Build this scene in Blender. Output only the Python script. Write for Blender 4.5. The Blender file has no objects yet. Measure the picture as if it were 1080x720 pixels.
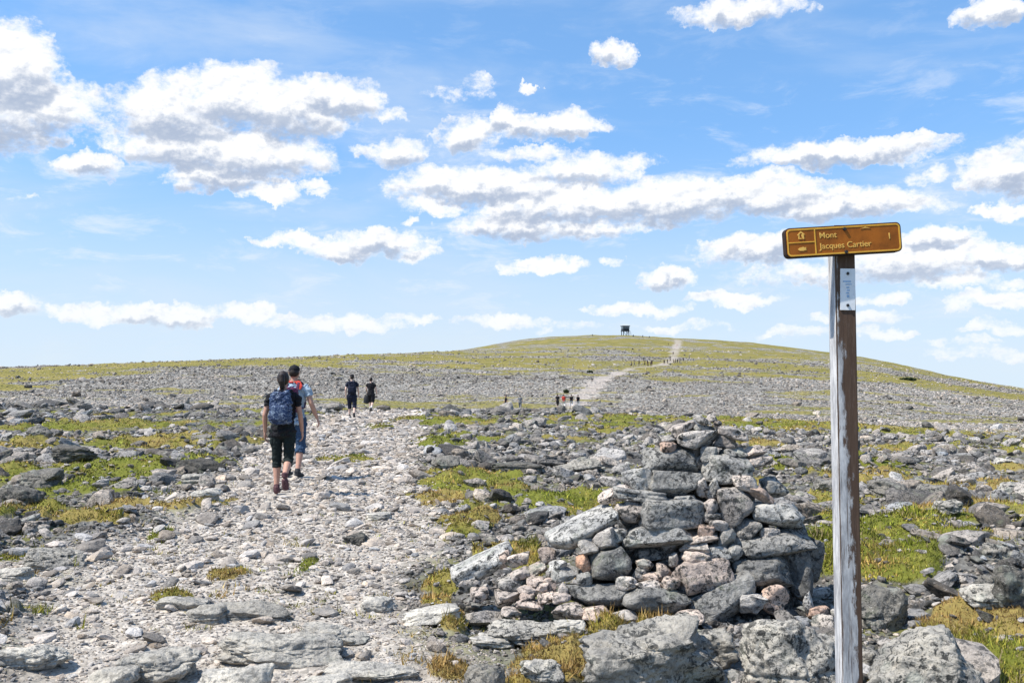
import bpy, bmesh, math, random
import numpy as np
from mathutils import Vector, Matrix, Euler

random.seed(7); RNG = np.random.default_rng(11)
C = bpy.context.scene.collection
S = bpy.context.scene
R = math.radians

# ------------------------------------------------------------------ camera
F, HZ, CX, EYE = 1000.0, 397.0, 540.0, 1.6           # focal length in photo pixels, eye level row, centre column, eye height
cam_d = bpy.data.cameras.new('camera'); cam = bpy.data.objects.new('camera', cam_d); C.objects.link(cam)
cam_d.sensor_width = 36; cam_d.lens = 36*F/1080; cam_d.clip_start = .05; cam_d.clip_end = 60000
cam.location = (0, 0, EYE); cam.rotation_euler = (R(90)+math.atan((HZ-360)/F), 0, 0)
S.camera = cam

# ------------------------------------------------------------------ light
SUN_AZ, SUN_EL = -110.0, 56.0                          # degrees from +Y (clockwise), and elevation
az, el = R(SUN_AZ), R(SUN_EL)
sun_dir = Vector((math.sin(az)*math.cos(el), math.cos(az)*math.cos(el), math.sin(el)))
sd = bpy.data.lights.new('sun', 'SUN'); sd.energy = 5.0; sd.angle = R(.55); sd.color = (1, .94, .85)
so = bpy.data.objects.new('sun', sd); C.objects.link(so)
so.rotation_euler = sun_dir.to_track_quat('Z', 'Y').to_euler(); so.location = (-40, 0, 60)
SKY_STRENGTH = .15
S.view_settings.view_transform = 'Standard'; S.view_settings.look = 'None'
S.view_settings.exposure = 0.5; S.view_settings.gamma = 1; S.view_settings.use_curve_mapping = False

# ------------------------------------------------------------------ node helper
class G:
    def __init__(s, tree): s.t = tree; s.n = tree.nodes; s.l = tree.links
    def new(s, typ, **k):
        n = s.n.new(typ)
        for a, v in k.items(): setattr(n, a, v)
        return n
    def put(s, sock, v):
        if v is None: return
        if isinstance(v, bpy.types.NodeSocket): s.l.new(v, sock)
        elif isinstance(v, (tuple, list)) and sock.type == 'RGBA' and len(v) == 3: sock.default_value = (*v, 1)
        else: sock.default_value = v
    def m(s, op, a, b=None, c=None, clamp=False):
        n = s.new('ShaderNodeMath', operation=op, use_clamp=clamp)
        for i, v in enumerate((a, b, c)): s.put(n.inputs[i], v)
        return n.outputs[0]
    def v(s, op, a, b=None, c=None, scale=None):
        n = s.new('ShaderNodeVectorMath', operation=op)
        for i, q in enumerate((a, b, c)): s.put(n.inputs[i], q)
        if scale is not None: s.put(n.inputs['Scale'], scale)
        return n.outputs['Value'] if op in ('DOT_PRODUCT', 'LENGTH', 'DISTANCE') else n.outputs[0]
    def mix(s, f, a, b, blend='MIX'):
        n = s.new('ShaderNodeMix', data_type='RGBA', blend_type=blend)
        s.put(n.inputs[0], f); s.put(n.inputs[6], a); s.put(n.inputs[7], b)
        return n.outputs[2]
    def mr(s, v, a, b, c=0., d=1., smooth=True):
        n = s.new('ShaderNodeMapRange', interpolation_type='SMOOTHSTEP' if smooth else 'LINEAR')
        for i, q in enumerate((v, a, b, c, d)): s.put(n.inputs[i], q)
        return n.outputs[0]
    def noise(s, vec, scale, detail=4, rough=.55, dist=0., lac=2., dim='3D'):
        n = s.new('ShaderNodeTexNoise', noise_dimensions=dim)
        s.put(n.inputs['Vector'], vec)
        for k, q in (('Scale', scale), ('Detail', detail), ('Roughness', rough), ('Lacunarity', lac), ('Distortion', dist)): s.put(n.inputs[k], q)
        return n.outputs[0]
    def vor(s, vec, scale, feature='F1', rand=1.):
        n = s.new('ShaderNodeTexVoronoi', feature=feature)
        s.put(n.inputs['Vector'], vec); s.put(n.inputs['Scale'], scale); s.put(n.inputs['Randomness'], rand)
        return n
    def attr(s, name, typ='GEOMETRY'):
        return s.new('ShaderNodeAttribute', attribute_name=name, attribute_type=typ)
    def comb(s, x, y, z):
        n = s.new('ShaderNodeCombineXYZ')
        for i, q in enumerate((x, y, z)): s.put(n.inputs[i], q)
        return n.outputs[0]
    def sep(s, v):
        n = s.new('ShaderNodeSeparateXYZ'); s.put(n.inputs[0], v); return n.outputs
    def pos(s): return s.new('ShaderNodeNewGeometry').outputs['Position']
    def obj(s): return s.new('ShaderNodeTexCoord').outputs['Object']
    def bump(s, h, strength=.5, dist=.01):
        n = s.new('ShaderNodeBump'); s.put(n.inputs['Height'], h); s.put(n.inputs['Strength'], strength); s.put(n.inputs['Distance'], dist)
        return n.outputs[0]

def material(name, rough=.9, spec=.3):
    m = bpy.data.materials.new(name); m.use_nodes = True
    g = G(m.node_tree); b = g.n['Principled BSDF']
    b.inputs['Roughness'].default_value = rough; b.inputs['Specular IOR Level'].default_value = spec
    return m, g, b

def plain(name, col, var=.25, scale=30, rough=.8, spec=.3, bump=.0, coords='obj'):
    m, g, b = material(name, rough, spec)
    p = g.obj() if coords == 'obj' else g.pos()
    n = g.noise(p, scale, 5, .6)
    c2 = tuple(x*(1-var) for x in col); c3 = tuple(min(1, x*(1+var)) for x in col)
    g.put(b.inputs['Base Color'], g.mix(g.mr(n, .3, .7), c2, c3))
    if bump: g.put(b.inputs['Normal'], g.bump(n, bump, .01))
    return m

# ------------------------------------------------------------------ world: sky texture with cumulus
W = bpy.data.worlds.new('World'); S.world = W; W.use_nodes = True
g = G(W.node_tree)
for n in list(g.n): g.n.remove(n)
out = g.new('ShaderNodeOutputWorld'); bg = g.new('ShaderNodeBackground')
g.l.new(bg.outputs[0], out.inputs[0]); bg.inputs[1].default_value = SKY_STRENGTH
d = g.v('NORMALIZE', g.new('ShaderNodeTexCoord').outputs['Generated'])
dx, dy, dz = g.sep(d)
sky = g.new('ShaderNodeTexSky', sky_type='NISHITA', sun_disc=False)
sky.sun_elevation = R(SUN_EL); sky.sun_rotation = R(SUN_AZ % 360)
sky.altitude = 800; sky.air_density = 1.0; sky.dust_density = .3; sky.ozone_density = 3.0
g.put(sky.inputs[0], g.comb(dx, dy, g.m('MULTIPLY_ADD', g.m('MAXIMUM', dz, 0.), .55, .165)))
# direction -> degrees of azimuth (from +Y) and elevation
A = g.m('MULTIPLY', g.m('ARCTAN2', dx, dy), 180/math.pi)
E = g.m('MULTIPLY', g.m('ARCSINE', dz), 180/math.pi)
P0 = g.comb(A, E, 0)
w1 = g.new('ShaderNodeTexNoise', noise_dimensions='2D'); g.put(w1.inputs['Vector'], P0)
w1.inputs['Scale'].default_value = .42; w1.inputs['Detail'].default_value = 5; w1.inputs['Roughness'].default_value = .62
warp = g.v('MULTIPLY', g.v('SUBTRACT', w1.outputs['Color'], (.5, .5, .5)), (3.6, 1.9, 0))
P = g.v('ADD', P0, warp)
def to_ang(px, py):
    vx, vy, vz = (px-CX)/F, 1.0, (HZ-py)/F
    return math.degrees(math.atan2(vx, vy)), math.degrees(math.atan2(vz, math.hypot(vx, vy)))
# every cumulus heap: centre and half size (given in photo pixels, turned into angles on the sky), thickness
CL = [(14,62,48,44,1),(45,112,60,32,1),(-10,100,60,58,1),(95,173,32,15,1),(178,112,76,36,1),(248,98,72,36,1),(305,112,72,38,1),
 (352,100,55,24,1),(196,150,90,28,1),(270,160,92,30,1),(228,184,56,17,1),(277,199,40,12,1),(335,205,14,8,.8),(405,118,26,8,.7),
 (480,96,46,11,.42),(500,84,16,12,.5),(420,160,42,19,1),(490,140,38,21,1),(575,131,70,18,1),(534,122,24,14,1),(560,88,14,9,1),(647,52,28,15,1),
 (780,7,78,17,1),(1052,6,42,15,1),(505,194,105,20,1),(610,180,80,18,.8),(640,168,60,11,.7),(590,212,110,28,1),(700,210,125,28,1),
 (800,203,90,24,1),(885,214,95,18,1),(968,217,50,9,.7),(535,236,75,19,1),(620,240,70,14,.8),(895,159,118,15,1),(955,160,50,11,.9),(990,186,18,11,.6),
 (1062,178,38,28,1),(1062,222,28,12,1),(575,279,46,12,1),(648,276,14,6,.6),(433,231,14,6,.8),(310,252,46,10,1),(405,256,58,17,1),(442,268,24,10,.8),
 (805,262,78,17,1),(850,288,80,14,.7),(962,272,90,26,1),(1052,272,36,15,1),(985,250,40,13,.9),(1050,316,50,11,1),(1010,296,40,10,.8),(900,336,50,8,.7),(1060,345,40,8,.7),(720,345,60,6,.6),(1065,298,26,6,.7),
 (705,292,44,13,1),(680,326,60,9,1),(772,315,56,10,1),(925,316,36,8,.7),(15,320,36,13,1),(92,330,38,12,.9),(180,332,66,13,1),
 (265,330,34,12,1),(350,341,90,11,.8),(430,337,40,9,.7),(530,339,56,9,.8),(930,351,34,8,.8),(1005,360,36,6,.6),(840,352,50,8,.5),(20,208,30,4,.3),(360,262,60,14,.9),(330,196,22,8,.7),(455,214,40,12,.8),(560,160,60,10,.6),
 (1030,372,60,9,.5),(600,346,80,7,.5)]
acc = base = None
for (cx, cy, rx, ry, k) in CL:
    a0, e0 = to_ang(cx, cy); k1 = 180/math.pi/F*.98
    q = g.v('MULTIPLY_ADD', P, (1/(rx*k1*1.12), 1/(ry*k1*1.12), 0), (-a0/(rx*k1*1.12), -e0/(ry*k1*1.12), 0))
    f = g.m('MULTIPLY_ADD', g.v('DOT_PRODUCT', q, q), -k, k)              # k*(1-|q|^2)
    f = g.m('MAXIMUM', f, 0.)
    acc = f if acc is None else g.m('SMOOTH_MAX', acc, f, .12)
    if ry >= 13:                                                          # thick heaps shade their own underside
        s_ = g.m('MULTIPLY', f, g.m('MULTIPLY_ADD', g.sep(q)[1], -1.0, .02))
        base = s_ if base is None else g.m('MAXIMUM', base, s_)
acc = g.m('MAXIMUM', g.m('SUBTRACT', acc, .125), 0.)
Pn = g.v('MULTIPLY', P0, (1., 1.55, 0))
n1 = g.noise(Pn, .55, 7, .6, dim='2D')
n2 = g.noise(g.v('ADD', Pn, (.22, -.34, 0)), .55, 7, .6, dim='2D')        # the same noise a little towards the sun
dens = g.m('MULTIPLY_ADD', g.m('SUBTRACT', n1, .5), 1.4, acc)
dens = g.m('MULTIPLY', dens, g.mr(acc, .0, .14))
n3 = g.noise(Pn, 2.6, 6, .68, dim='2D'); dens = g.m('MULTIPLY_ADD', g.m('SUBTRACT', n3, .5), g.mr(acc, .05, .9, .75, .25), dens)
cover = g.m('MULTIPLY', g.mr(dens, -.08, .66), g.mr(acc, 0., .2)); body_h = g.mr(E, 0., 9., .45, 0.)
relief = g.m('MULTIPLY', g.m('SUBTRACT', n1, n2), 2.2)
under = g.mr(g.m('MULTIPLY_ADD', relief, .30, base), .07, .42)
body = g.mix(under, (4.95, 5.0, 5.1), (2.15, 2.55, 3.3))
body = g.mix(g.mr(relief, .0, .55, 0, .5), body, (3.2, 3.5, 4.0))
# thin high veil
veil = g.noise(g.v('MULTIPLY', P0, (.35, 1.3, 0)), .14, 6, .58, .35, dim='2D')
veil = g.m('MULTIPLY', g.mr(veil, .40, .78), .5)
skyc = g.mix(veil, g.v('MULTIPLY', sky.outputs[0], (.82, 1.02, 1.09)), (3.1, 3.7, 4.6))
n4 = g.noise(g.v('MULTIPLY', P0, (.55, 1.9, 0)), .34, 8, .66, .3, dim='2D'); thin = g.m('MULTIPLY', g.mr(n4, .50, .76), g.m('MULTIPLY', g.mr(E, 1., 5., .25, .62), g.mr(E, 12., 19., 1., .2)))
skyc = g.mix(thin, skyc, (4.2, 4.5, 4.9))
hz = g.mr(E, -1.5, 15., .92, 0.)                                             # bright summer haze low in the sky
skyc = g.mix(hz, skyc, (3.55, 4.05, 4.45))
g.put(bg.inputs[0], g.mix(cover, skyc, g.mix(body_h, body, (3.9, 4.25, 4.6))))
W.cycles.sampling_method = 'MANUAL'; W.cycles.sample_map_resolution = 512

# ------------------------------------------------------------------ numpy helpers
def _hash(ix, iy, iz, seed):
    h = (ix.astype(np.int64)*374761393 + iy.astype(np.int64)*668265263 + iz.astype(np.int64)*2147483647 + seed*974634541) & 0xffffffff
    h = ((h ^ (h >> 13))*1274126177) & 0xffffffff
    h = ((h ^ (h >> 16))*2246822519) & 0xffffffff
    return ((h ^ (h >> 15)) & 0xffffff)/float(0xffffff)
def vnoise(x, y, z=None, seed=0):
    x = np.asarray(x, float); y = np.asarray(y, float); z = np.zeros_like(x) if z is None else np.asarray(z, float)
    ix, iy, iz = np.floor(x), np.floor(y), np.floor(z)
    fx, fy, fz = x-ix, y-iy, z-iz
    sx, sy, sz = (t*t*t*(t*(t*6-15)+10) for t in (fx, fy, fz))
    o = 0
    for i in (0, 1):
        for j in (0, 1):
            for k in (0, 1):
                w = (sx if i else 1-sx)*(sy if j else 1-sy)*(sz if k else 1-sz)
                o = o + w*_hash(ix+i, iy+j, iz+k, seed)
    return o*2-1
def fbm(x, y, z=None, oct=4, seed=0, gain=.5):
    o, a, f = 0, 1, 1
    for i in range(oct):
        o = o + a*vnoise(x*f+17.3*i, y*f-9.1*i, None if z is None else z*f+3.7*i, seed+i); a *= gain; f *= 2.03
    return o
def sstep(a, b, x):
    t = np.clip((x-a)/(b-a), 0, 1); return t*t*(3-2*t)

def mesh_np(name, V, Fc, mat=None, smooth=True, parent=None, attrs=None, link=True):
    me = bpy.data.meshes.new(name)
    V = np.ascontiguousarray(V, dtype=np.float32); Fc = np.ascontiguousarray(Fc, dtype=np.int32)
    k = Fc.shape[1]
    me.vertices.add(len(V)); me.vertices.foreach_set('co', V.ravel())
    me.loops.add(Fc.size); me.loops.foreach_set('vertex_index', Fc.ravel())
    me.polygons.add(len(Fc)); me.polygons.foreach_set('loop_start', np.arange(0, Fc.size, k, dtype=np.int32))
    me.polygons.foreach_set('loop_total', np.full(len(Fc), k, np.int32))
    me.polygons.foreach_set('use_smooth', np.full(len(Fc), bool(smooth)))
    me.update(calc_edges=True)
    for n, a in (attrs or {}).items():
        a = np.asarray(a, np.float32)
        if a.ndim == 1: at = me.attributes.new(n, 'FLOAT', 'POINT'); at.data.foreach_set('value', a)
        else: at = me.attributes.new(n, 'FLOAT_COLOR', 'POINT'); at.data.foreach_set('color', np.c_[a, np.ones(len(a))].astype(np.float32).ravel() if a.shape[1] == 3 else a.ravel())
    if mat: me.materials.append(mat)
    if not link: return me
    o = bpy.data.objects.new(name, me); C.objects.link(o)
    if parent: o.parent = parent
    return o
def tag(o, label=None, cat=None, group=None, kind=None):
    if label: o['label'] = label
    if cat: o['category'] = cat
    if group: o['group'] = group
    if kind: o['kind'] = kind
    return o
def empty(name, loc, rz=0.):
    o = bpy.data.objects.new(name, None); C.objects.link(o); o.location = loc; o.rotation_euler = (0, 0, rz); o.empty_display_size = .2
    return o
def bm_obj(name, bm, mat, parent=None, smooth=False):
    me = bpy.data.meshes.new(name); bm.to_mesh(me); bm.free()
    me.polygons.foreach_set('use_smooth', [smooth]*len(me.polygons)); me.materials.append(mat)
    o = bpy.data.objects.new(name, me); C.objects.link(o)
    if parent: o.parent = parent
    return o
def bm_box(bm, c, s, bev=0., rot=None, seg=2):
    r = bmesh.ops.create_cube(bm, size=1.0); vs = r['verts']
    bmesh.ops.scale(bm, vec=s, verts=vs)
    if bev:
        es = list({e for v in vs for e in v.link_edges})
        q = bmesh.ops.bevel(bm, geom=es, offset=bev, segments=seg, affect='EDGES', profile=.6); vs = list({v for f in q['faces'] for v in f.verts} | {v for v in vs if v.is_valid})
    if rot: bmesh.ops.rotate(bm, cent=(0, 0, 0), matrix=Euler(rot).to_matrix(), verts=vs)
    bmesh.ops.translate(bm, vec=c, verts=vs)
    return vs

# ------------------------------------------------------------------ terrain
COLS = np.array([-300, 0, 215, 430, 540, 650, 790, 920, 1020, 1080, 1400], float)
EDGE = np.array([60, 58, 53, 45, 43, 41, 36, 32, 29, 27, 24], float)       # where the near plateau breaks off
RK = np.array([130, 170, 200, 280, 350, 420, 500, 700, 900, 1000, 1300, 3000, 25000], float)
YT = np.array([
 [427,417,411,402,399,400,402,408,412,414,418,424,432],
 [426,416,409,397,390,388,389.5,398,405,408,413,422,430],
 [427,416,408,393,384,380,380,390,398,402,410,422,430],
 [431,420,412,394,382,375,372.3,373.5,385,390,400,418,430],
 [432,421,413,395,384,380,376,365.5,356.5,356.5,366,405,430],
 [432,422,414,396,385,380,374.5,362,353,353,362,404,430],
 [434,424,416,399,389,384,379,368,361,360.5,371,408,430],
 [439,429,422,406,397,392,388,379,376,379,391,418,430],
 [443,435,429,416,410,406,402.5,400.5,404,407,414,422,430],
 [445,438,433,424,419,415.5,413,413,417,419,422,426,431],
 [455,450,447,443,441,440,439,440,443,445,448,450,455]], float)
TH_C = np.degrees(np.arctan((COLS-CX)/F))
def _build_table():
    lr = np.linspace(math.log(1.2), math.log(25000), 900); rr = np.exp(lr)
    rows = []
    for c in range(len(COLS)):
        ct = math.cos(R(TH_C[c]))
        zk = EYE-(YT[c]-HZ)/F*RK*ct
        e = EDGE[c]; ye = HZ+EYE/(e*ct)*F
        rm = math.sqrt(e*130); ym = max(ye, YT[c][0])+(2.2 if YT[c][0] > ye-9 else -2)
        if c >= 7: ym = (ye+YT[c][0])/2+.5
        zm = EYE-(ym-HZ)/F*rm*ct
        rows.append(np.interp(lr, np.log(np.r_[1., e, rm, RK]), np.r_[0, 0, zm, zk]))
    Z = np.array(rows)
    ker = np.exp(-.5*(np.arange(-14, 15)/5.)**2); ker /= ker.sum()
    Z = np.array([np.convolve(np.pad(z, 14, 'edge'), ker, 'valid') for z in Z])
    th = np.linspace(-90, 90, 721)
    ths = np.r_[-90, -50, TH_C, 60, 90]; mean = Z.mean(0)
    ZZ = np.vstack([mean, .5*mean+.5*Z[0], Z, .6*Z[-1]+.4*mean, mean])
    T = np.array([np.interp(th, ths, ZZ[:, j]) for j in range(len(lr))]).T
    k2 = np.exp(-.5*(np.arange(-20, 21)/7.)**2); k2 /= k2.sum()
    T = np.array([np.convolve(np.pad(T[:, j], 20, 'edge'), k2, 'valid') for j in range(len(lr))]).T
    return lr, th, T
LR, THG, TAB = _build_table()
def macro(x, y):
    r = np.maximum(np.hypot(x, y), 1.3); t = np.clip(np.degrees(np.arctan2(x, y)), -90, 90)
    fi = np.clip((np.log(r)-LR[0])/(LR[1]-LR[0]), 0, len(LR)-1.001); fj = np.clip((t+90)/(THG[1]-THG[0]), 0, len(THG)-1.001)
    i = fi.astype(int); j = fj.astype(int); a = fi-i; b = fj-j
    return (TAB[j, i]*(1-a)+TAB[j, i+1]*a)*(1-b)+(TAB[j+1, i]*(1-a)+TAB[j+1, i+1]*a)*b
def gp(px, py):                                                            # where a photo point meets the flat near plateau
    Y = EYE*F/(py-HZ); return (px-CX)/F*Y, Y
# the near trail: left and right border by distance
TY = np.array([1, 4.95, 6.6, 8.7, 11.2, 15.5, 21.9, 33, 46, 70.]); TLx = np.array([-2.9, -3.0, -3.6, -4.3, -3.9, -4.75, -6.1, -7.2, -7.6, -6.5]); TRx = np.array([.35, -.12, -.4, -.7, -.98, -1.4, -2.1, -3.3, -4.6, -3.5])
FT = [(595,432,132),(603,426,150),(612,418,180),(622,408,220),(634,400,255),(650,394,290),(666,389,325),(690,385,352),(703,382,400),(707,378,450),(708,372,530),(711,366,640),(713,360,780),(712,356.5,880)]
FTX = np.array([((p-CX)/F*r, r, w) for (p, _, r), w in zip(FT, (1.3,1.5,1.9,2.2,2.1,1.9,1.6,1.6,1.9,2.,2.3,2.6,3.2,2.6))])
FTX[:, 1] = np.sqrt(np.maximum(FTX[:, 1]**2-FTX[:, 0]**2, 1))
def f_trail(x, y):
    n = fbm(x*.9, y*.5, oct=3, seed=3)*.45
    l = np.interp(y, TY, TLx); r = np.interp(y, TY, TRx)
    t = sstep(-.45, .35, np.minimum(x-l, r-x)+n)*(y > .5)*sstep(62, 48, y)
    far = np.zeros_like(t)
    m = (y > 90)
    if m.any():
        xm, ym = x[m], y[m]; best = np.full(xm.shape, -9.)
        for (a, b) in zip(FTX[:-1], FTX[1:]):
            dx_, dy_ = b[0]-a[0], b[1]-a[1]
            q = np.clip(((xm-a[0])*dx_+(ym-a[1])*dy_)/(dx_*dx_+dy_*dy_), 0, 1)
            dd = np.hypot(xm-a[0]-q*dx_, ym-a[1]-q*dy_)
            best = np.maximum(best, (a[2]+(b[2]-a[2])*q)-dd)
        far[m] = sstep(-.7, .7, best+fbm(xm*.35, ym*.16, oct=4, seed=8)*1.5)*np.clip(.86+.4*fbm(xm*.2, ym*.1, oct=3, seed=9), .45, 1)
    return np.maximum(t, far)
# moss and grass cushions: photo centre, half size, how yellow
GP = [(100,496,95,9,.1),(40,494,50,6,.3),(108,516,46,9,.1),(185,466,50,7,.5),(85,449,45,6,.3),(22,470,30,7,.6),(150,448,28,4,.4),(200,535,32,10,.9),(100,556,34,9,.9),(60,556,22,6,.9),(170,561,16,5,.4),(15,548,26,9,.2),(18,586,24,7,.5),(48,597,9,5,.9),
 (60,512,24,5,.2),(205,466,30,5,.6),(240,470,22,5,.5),(130,537,20,6,.9),(118,470,22,4,.3),(467,468,26,7,.1),(500,508,52,14,.35),(470,518,24,9,.7),(555,521,34,7,.2),(603,526,34,8,.1),(490,551,36,11,.75),(370,481,18,5,.3),(376,563,10,5,.3),(325,589,8,8,.4),(240,598,16,5,.8),(186,625,20,5,.6),
 (470,602,14,7,.5),(462,619,14,4,.6),(479,640,10,9,.7),(478,692,20,8,.7),(522,579,14,5,.4),(556,571,16,5,.5),(560,588,10,4,.4),(575,690,34,20,.7),(560,712,26,8,.7),(610,665,30,8,.6),(640,660,20,7,.6),(690,658,16,5,.5),
 (940,568,85,12,.15),(900,590,60,17,.05),(990,556,70,9,.4),(960,545,90,7,.6),(870,552,40,10,.3),(960,502,45,6,.8),(900,488,28,5,.3),(830,474,30,5,.4),(1010,510,45,6,.7),(1055,505,30,5,.5),(1062,548,25,8,.5),(820,490,26,5,.4),(1030,655,42,12,.8),(1050,690,38,16,.15),(1010,684,16,14,.2),(1015,668,30,8,.9),(960,470,40,3,.5),(700,470,20,3,.4),(450,440,30,3,.3),(520,446,40,3,.3),(400,447,14,3,.3),(620,455,30,3,.4)]
GW = []
for (px, py, rx, ry, q) in GP:
    X, Y = gp(px, py); _, Ya = gp(px, py+ry); _, Yb = gp(px, max(py-ry, 425)); GW.append((X, (Ya+Yb)/2, 1.22*rx*Y/F, 1.22*(Yb-Ya)/2, q))
def f_grass(x, y):
    r = np.hypot(x, y); nz = fbm(x*.7, y*.7, oct=4, seed=21); nf = fbm(x*2.6, y*2.6, oct=3, seed=23)
    gq = np.full(x.shape, -2.); ye = np.full(x.shape, .5)
    near = (r < 75)
    for (X, Y, a, b, q) in GW:
        d_ = 1-np.hypot((x-X)/a, (y-Y)/b); up = d_ > gq
        gq = np.where(up, d_, gq); ye = np.where(up & (d_ > -.6), q, ye)
    gn = sstep(-.05, .5, gq*1.25+nz*.6+nf*.42)
    gn = np.maximum(gn, sstep(.24, .9, fbm(x*.5+4, y*.42, oct=4, seed=31, gain=.62)+.2*nf)*.85*(1-.9*f_trail(x, y)))   # stray cushions
    px = CX+F*np.tan(np.clip(np.arctan2(x, y), -1.2, 1.2))
    nb = fbm(x*.018, y*.03, oct=5, seed=41, gain=.62); ns = fbm(x*.12, y*.12, oct=4, seed=44, gain=.6)
    c = np.interp(px, [-200, 0, 60, 215, 430, 560, 700, 850, 1080, 1300], [330, 320, 330, 400, 410, 400, 400, 400, 330, 300])
    w = np.interp(px, [-200, 0, 100, 215, 430, 700, 900, 1080], [150, 130, 110, 75, 95, 85, 80, 100])
    belt = 1-np.abs(r-c)/w
    gf = sstep(180, 235, r)*sstep(-.35, .55, belt*1.05+nb*.55+ns*.5)*.97
    gu = sstep(-.3, .6, nb*.7+ns*.6+.55)*sstep(430, 520, r)*.9
    gl = sstep(.0, .5, .7-np.hypot((px+10)/90, (r-215)/55)+ns*.3)
    e = np.interp(px, COLS, EDGE); rim = sstep(.25, .7, 1-np.abs(r-e*1.08)/(e*.28)+ns*.6-.45*(px < 600))*.8
    gs = sstep(.25, .95, nb*.9+ns*.6)*.75; far = np.clip(np.maximum.reduce([gf, gu, gl, gs]), 0, 1)*sstep(70, 110, r)
    g_ = np.where(near, np.maximum(gn*sstep(75, 60, r), rim), np.maximum(far, rim*sstep(95, 70, r)))
    ye = np.where(near, np.clip(ye+nz*.3, 0, 1), np.clip(.55+nb*.5, 0, 1))
    return g_, ye
OUT = [(300,668,1.0,.26,.16),(350,660,.55,.2,.1),(840,672,.5,.3,.12),(975,690,.5,.3,.10),(420,645,.5,.2,.05)]
def height(x, y, fine=True):
    x = np.asarray(x, float); y = np.asarray(y, float)
    z = macro(x, y); r = np.hypot(x, y)
    t = f_trail(x, y); gr, _ = f_grass(x, y)
    nr = sstep(70, 40, r)
    z = z+nr*(fbm(x*.22, y*.22, oct=3, seed=51)*.10*(1-.6*t)+fbm(x*1.1, y*1.1, oct=4, seed=55)*.055*(1-.72*t))
    z = z-nr*t*.05+nr*gr*(.055+.06*fbm(x*3.2, y*3.2, oct=4, seed=61, gain=.6))*(1-t*.6)
    z = z+sstep(60, 160, r)*(fbm(x*.05, y*.05, oct=4, seed=71)*.35)+sstep(350, 700, r)*fbm(x*.02, y*.02, oct=4, seed=75)*.9
    if fine: z = z+nr*(fbm(x*7, y*7, oct=3, seed=81)*.012)
    return z
def hz1(x, y): return float(height(np.array([x]), np.array([y]))[0])

def build_ground():
    rr = np.r_[np.exp(np.linspace(math.log(1.6), math.log(1400), 1150)), 1800, 2500, 4000, 8000, 16000, 25000]
    th = np.r_[np.linspace(-180, -46, 36), np.linspace(-42, 42, 640), np.linspace(46, 180, 36)[:-1]]
    TT, RR = np.meshgrid(np.radians(th), rr); X = (RR*np.sin(TT)).ravel(); Y = (RR*np.cos(TT)).ravel()
    Z = height(X, Y); t = f_trail(X, Y); gr, ye = f_grass(X, Y)
    n, mth = len(rr), len(th)
    I = (np.arange(n-1)[:, None]*mth+np.arange(mth)[None]); J = (np.arange(n-1)[:, None]*mth+(np.arange(mth)[None]+1) % mth)
    q = np.stack([I, J, J+mth, I+mth], -1).reshape(-1, 4)
    V = np.c_[X, Y, Z]
    # close the middle with one ring of quads folded to the centre
    c0 = len(V); V = np.vstack([V, [[0, 0, Z[:mth].mean()]]])
    cap = np.array([[c0, (k+1) % mth, k, k] for k in range(mth)])
    px = np.r_[X, 0]; py = np.r_[Y, 0]
    r = np.hypot(px, py); pc = CX+F*np.tan(np.clip(np.arctan2(px, py), -1.2, 1.2))
    e = np.interp(pc, COLS, EDGE); scree = sstep(.95, 1.25, r/e+.08*fbm(px*.1, py*.1, seed=91))
    me_f = q[:, ::-1]
    o = mesh_np('ground', V, me_f, MAT['ground'], True, None, dict(trail=np.r_[t, 0], grass=np.r_[gr, 0], yellow=np.r_[ye, 0], scree=scree))
    return tag(o, kind='structure')

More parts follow.
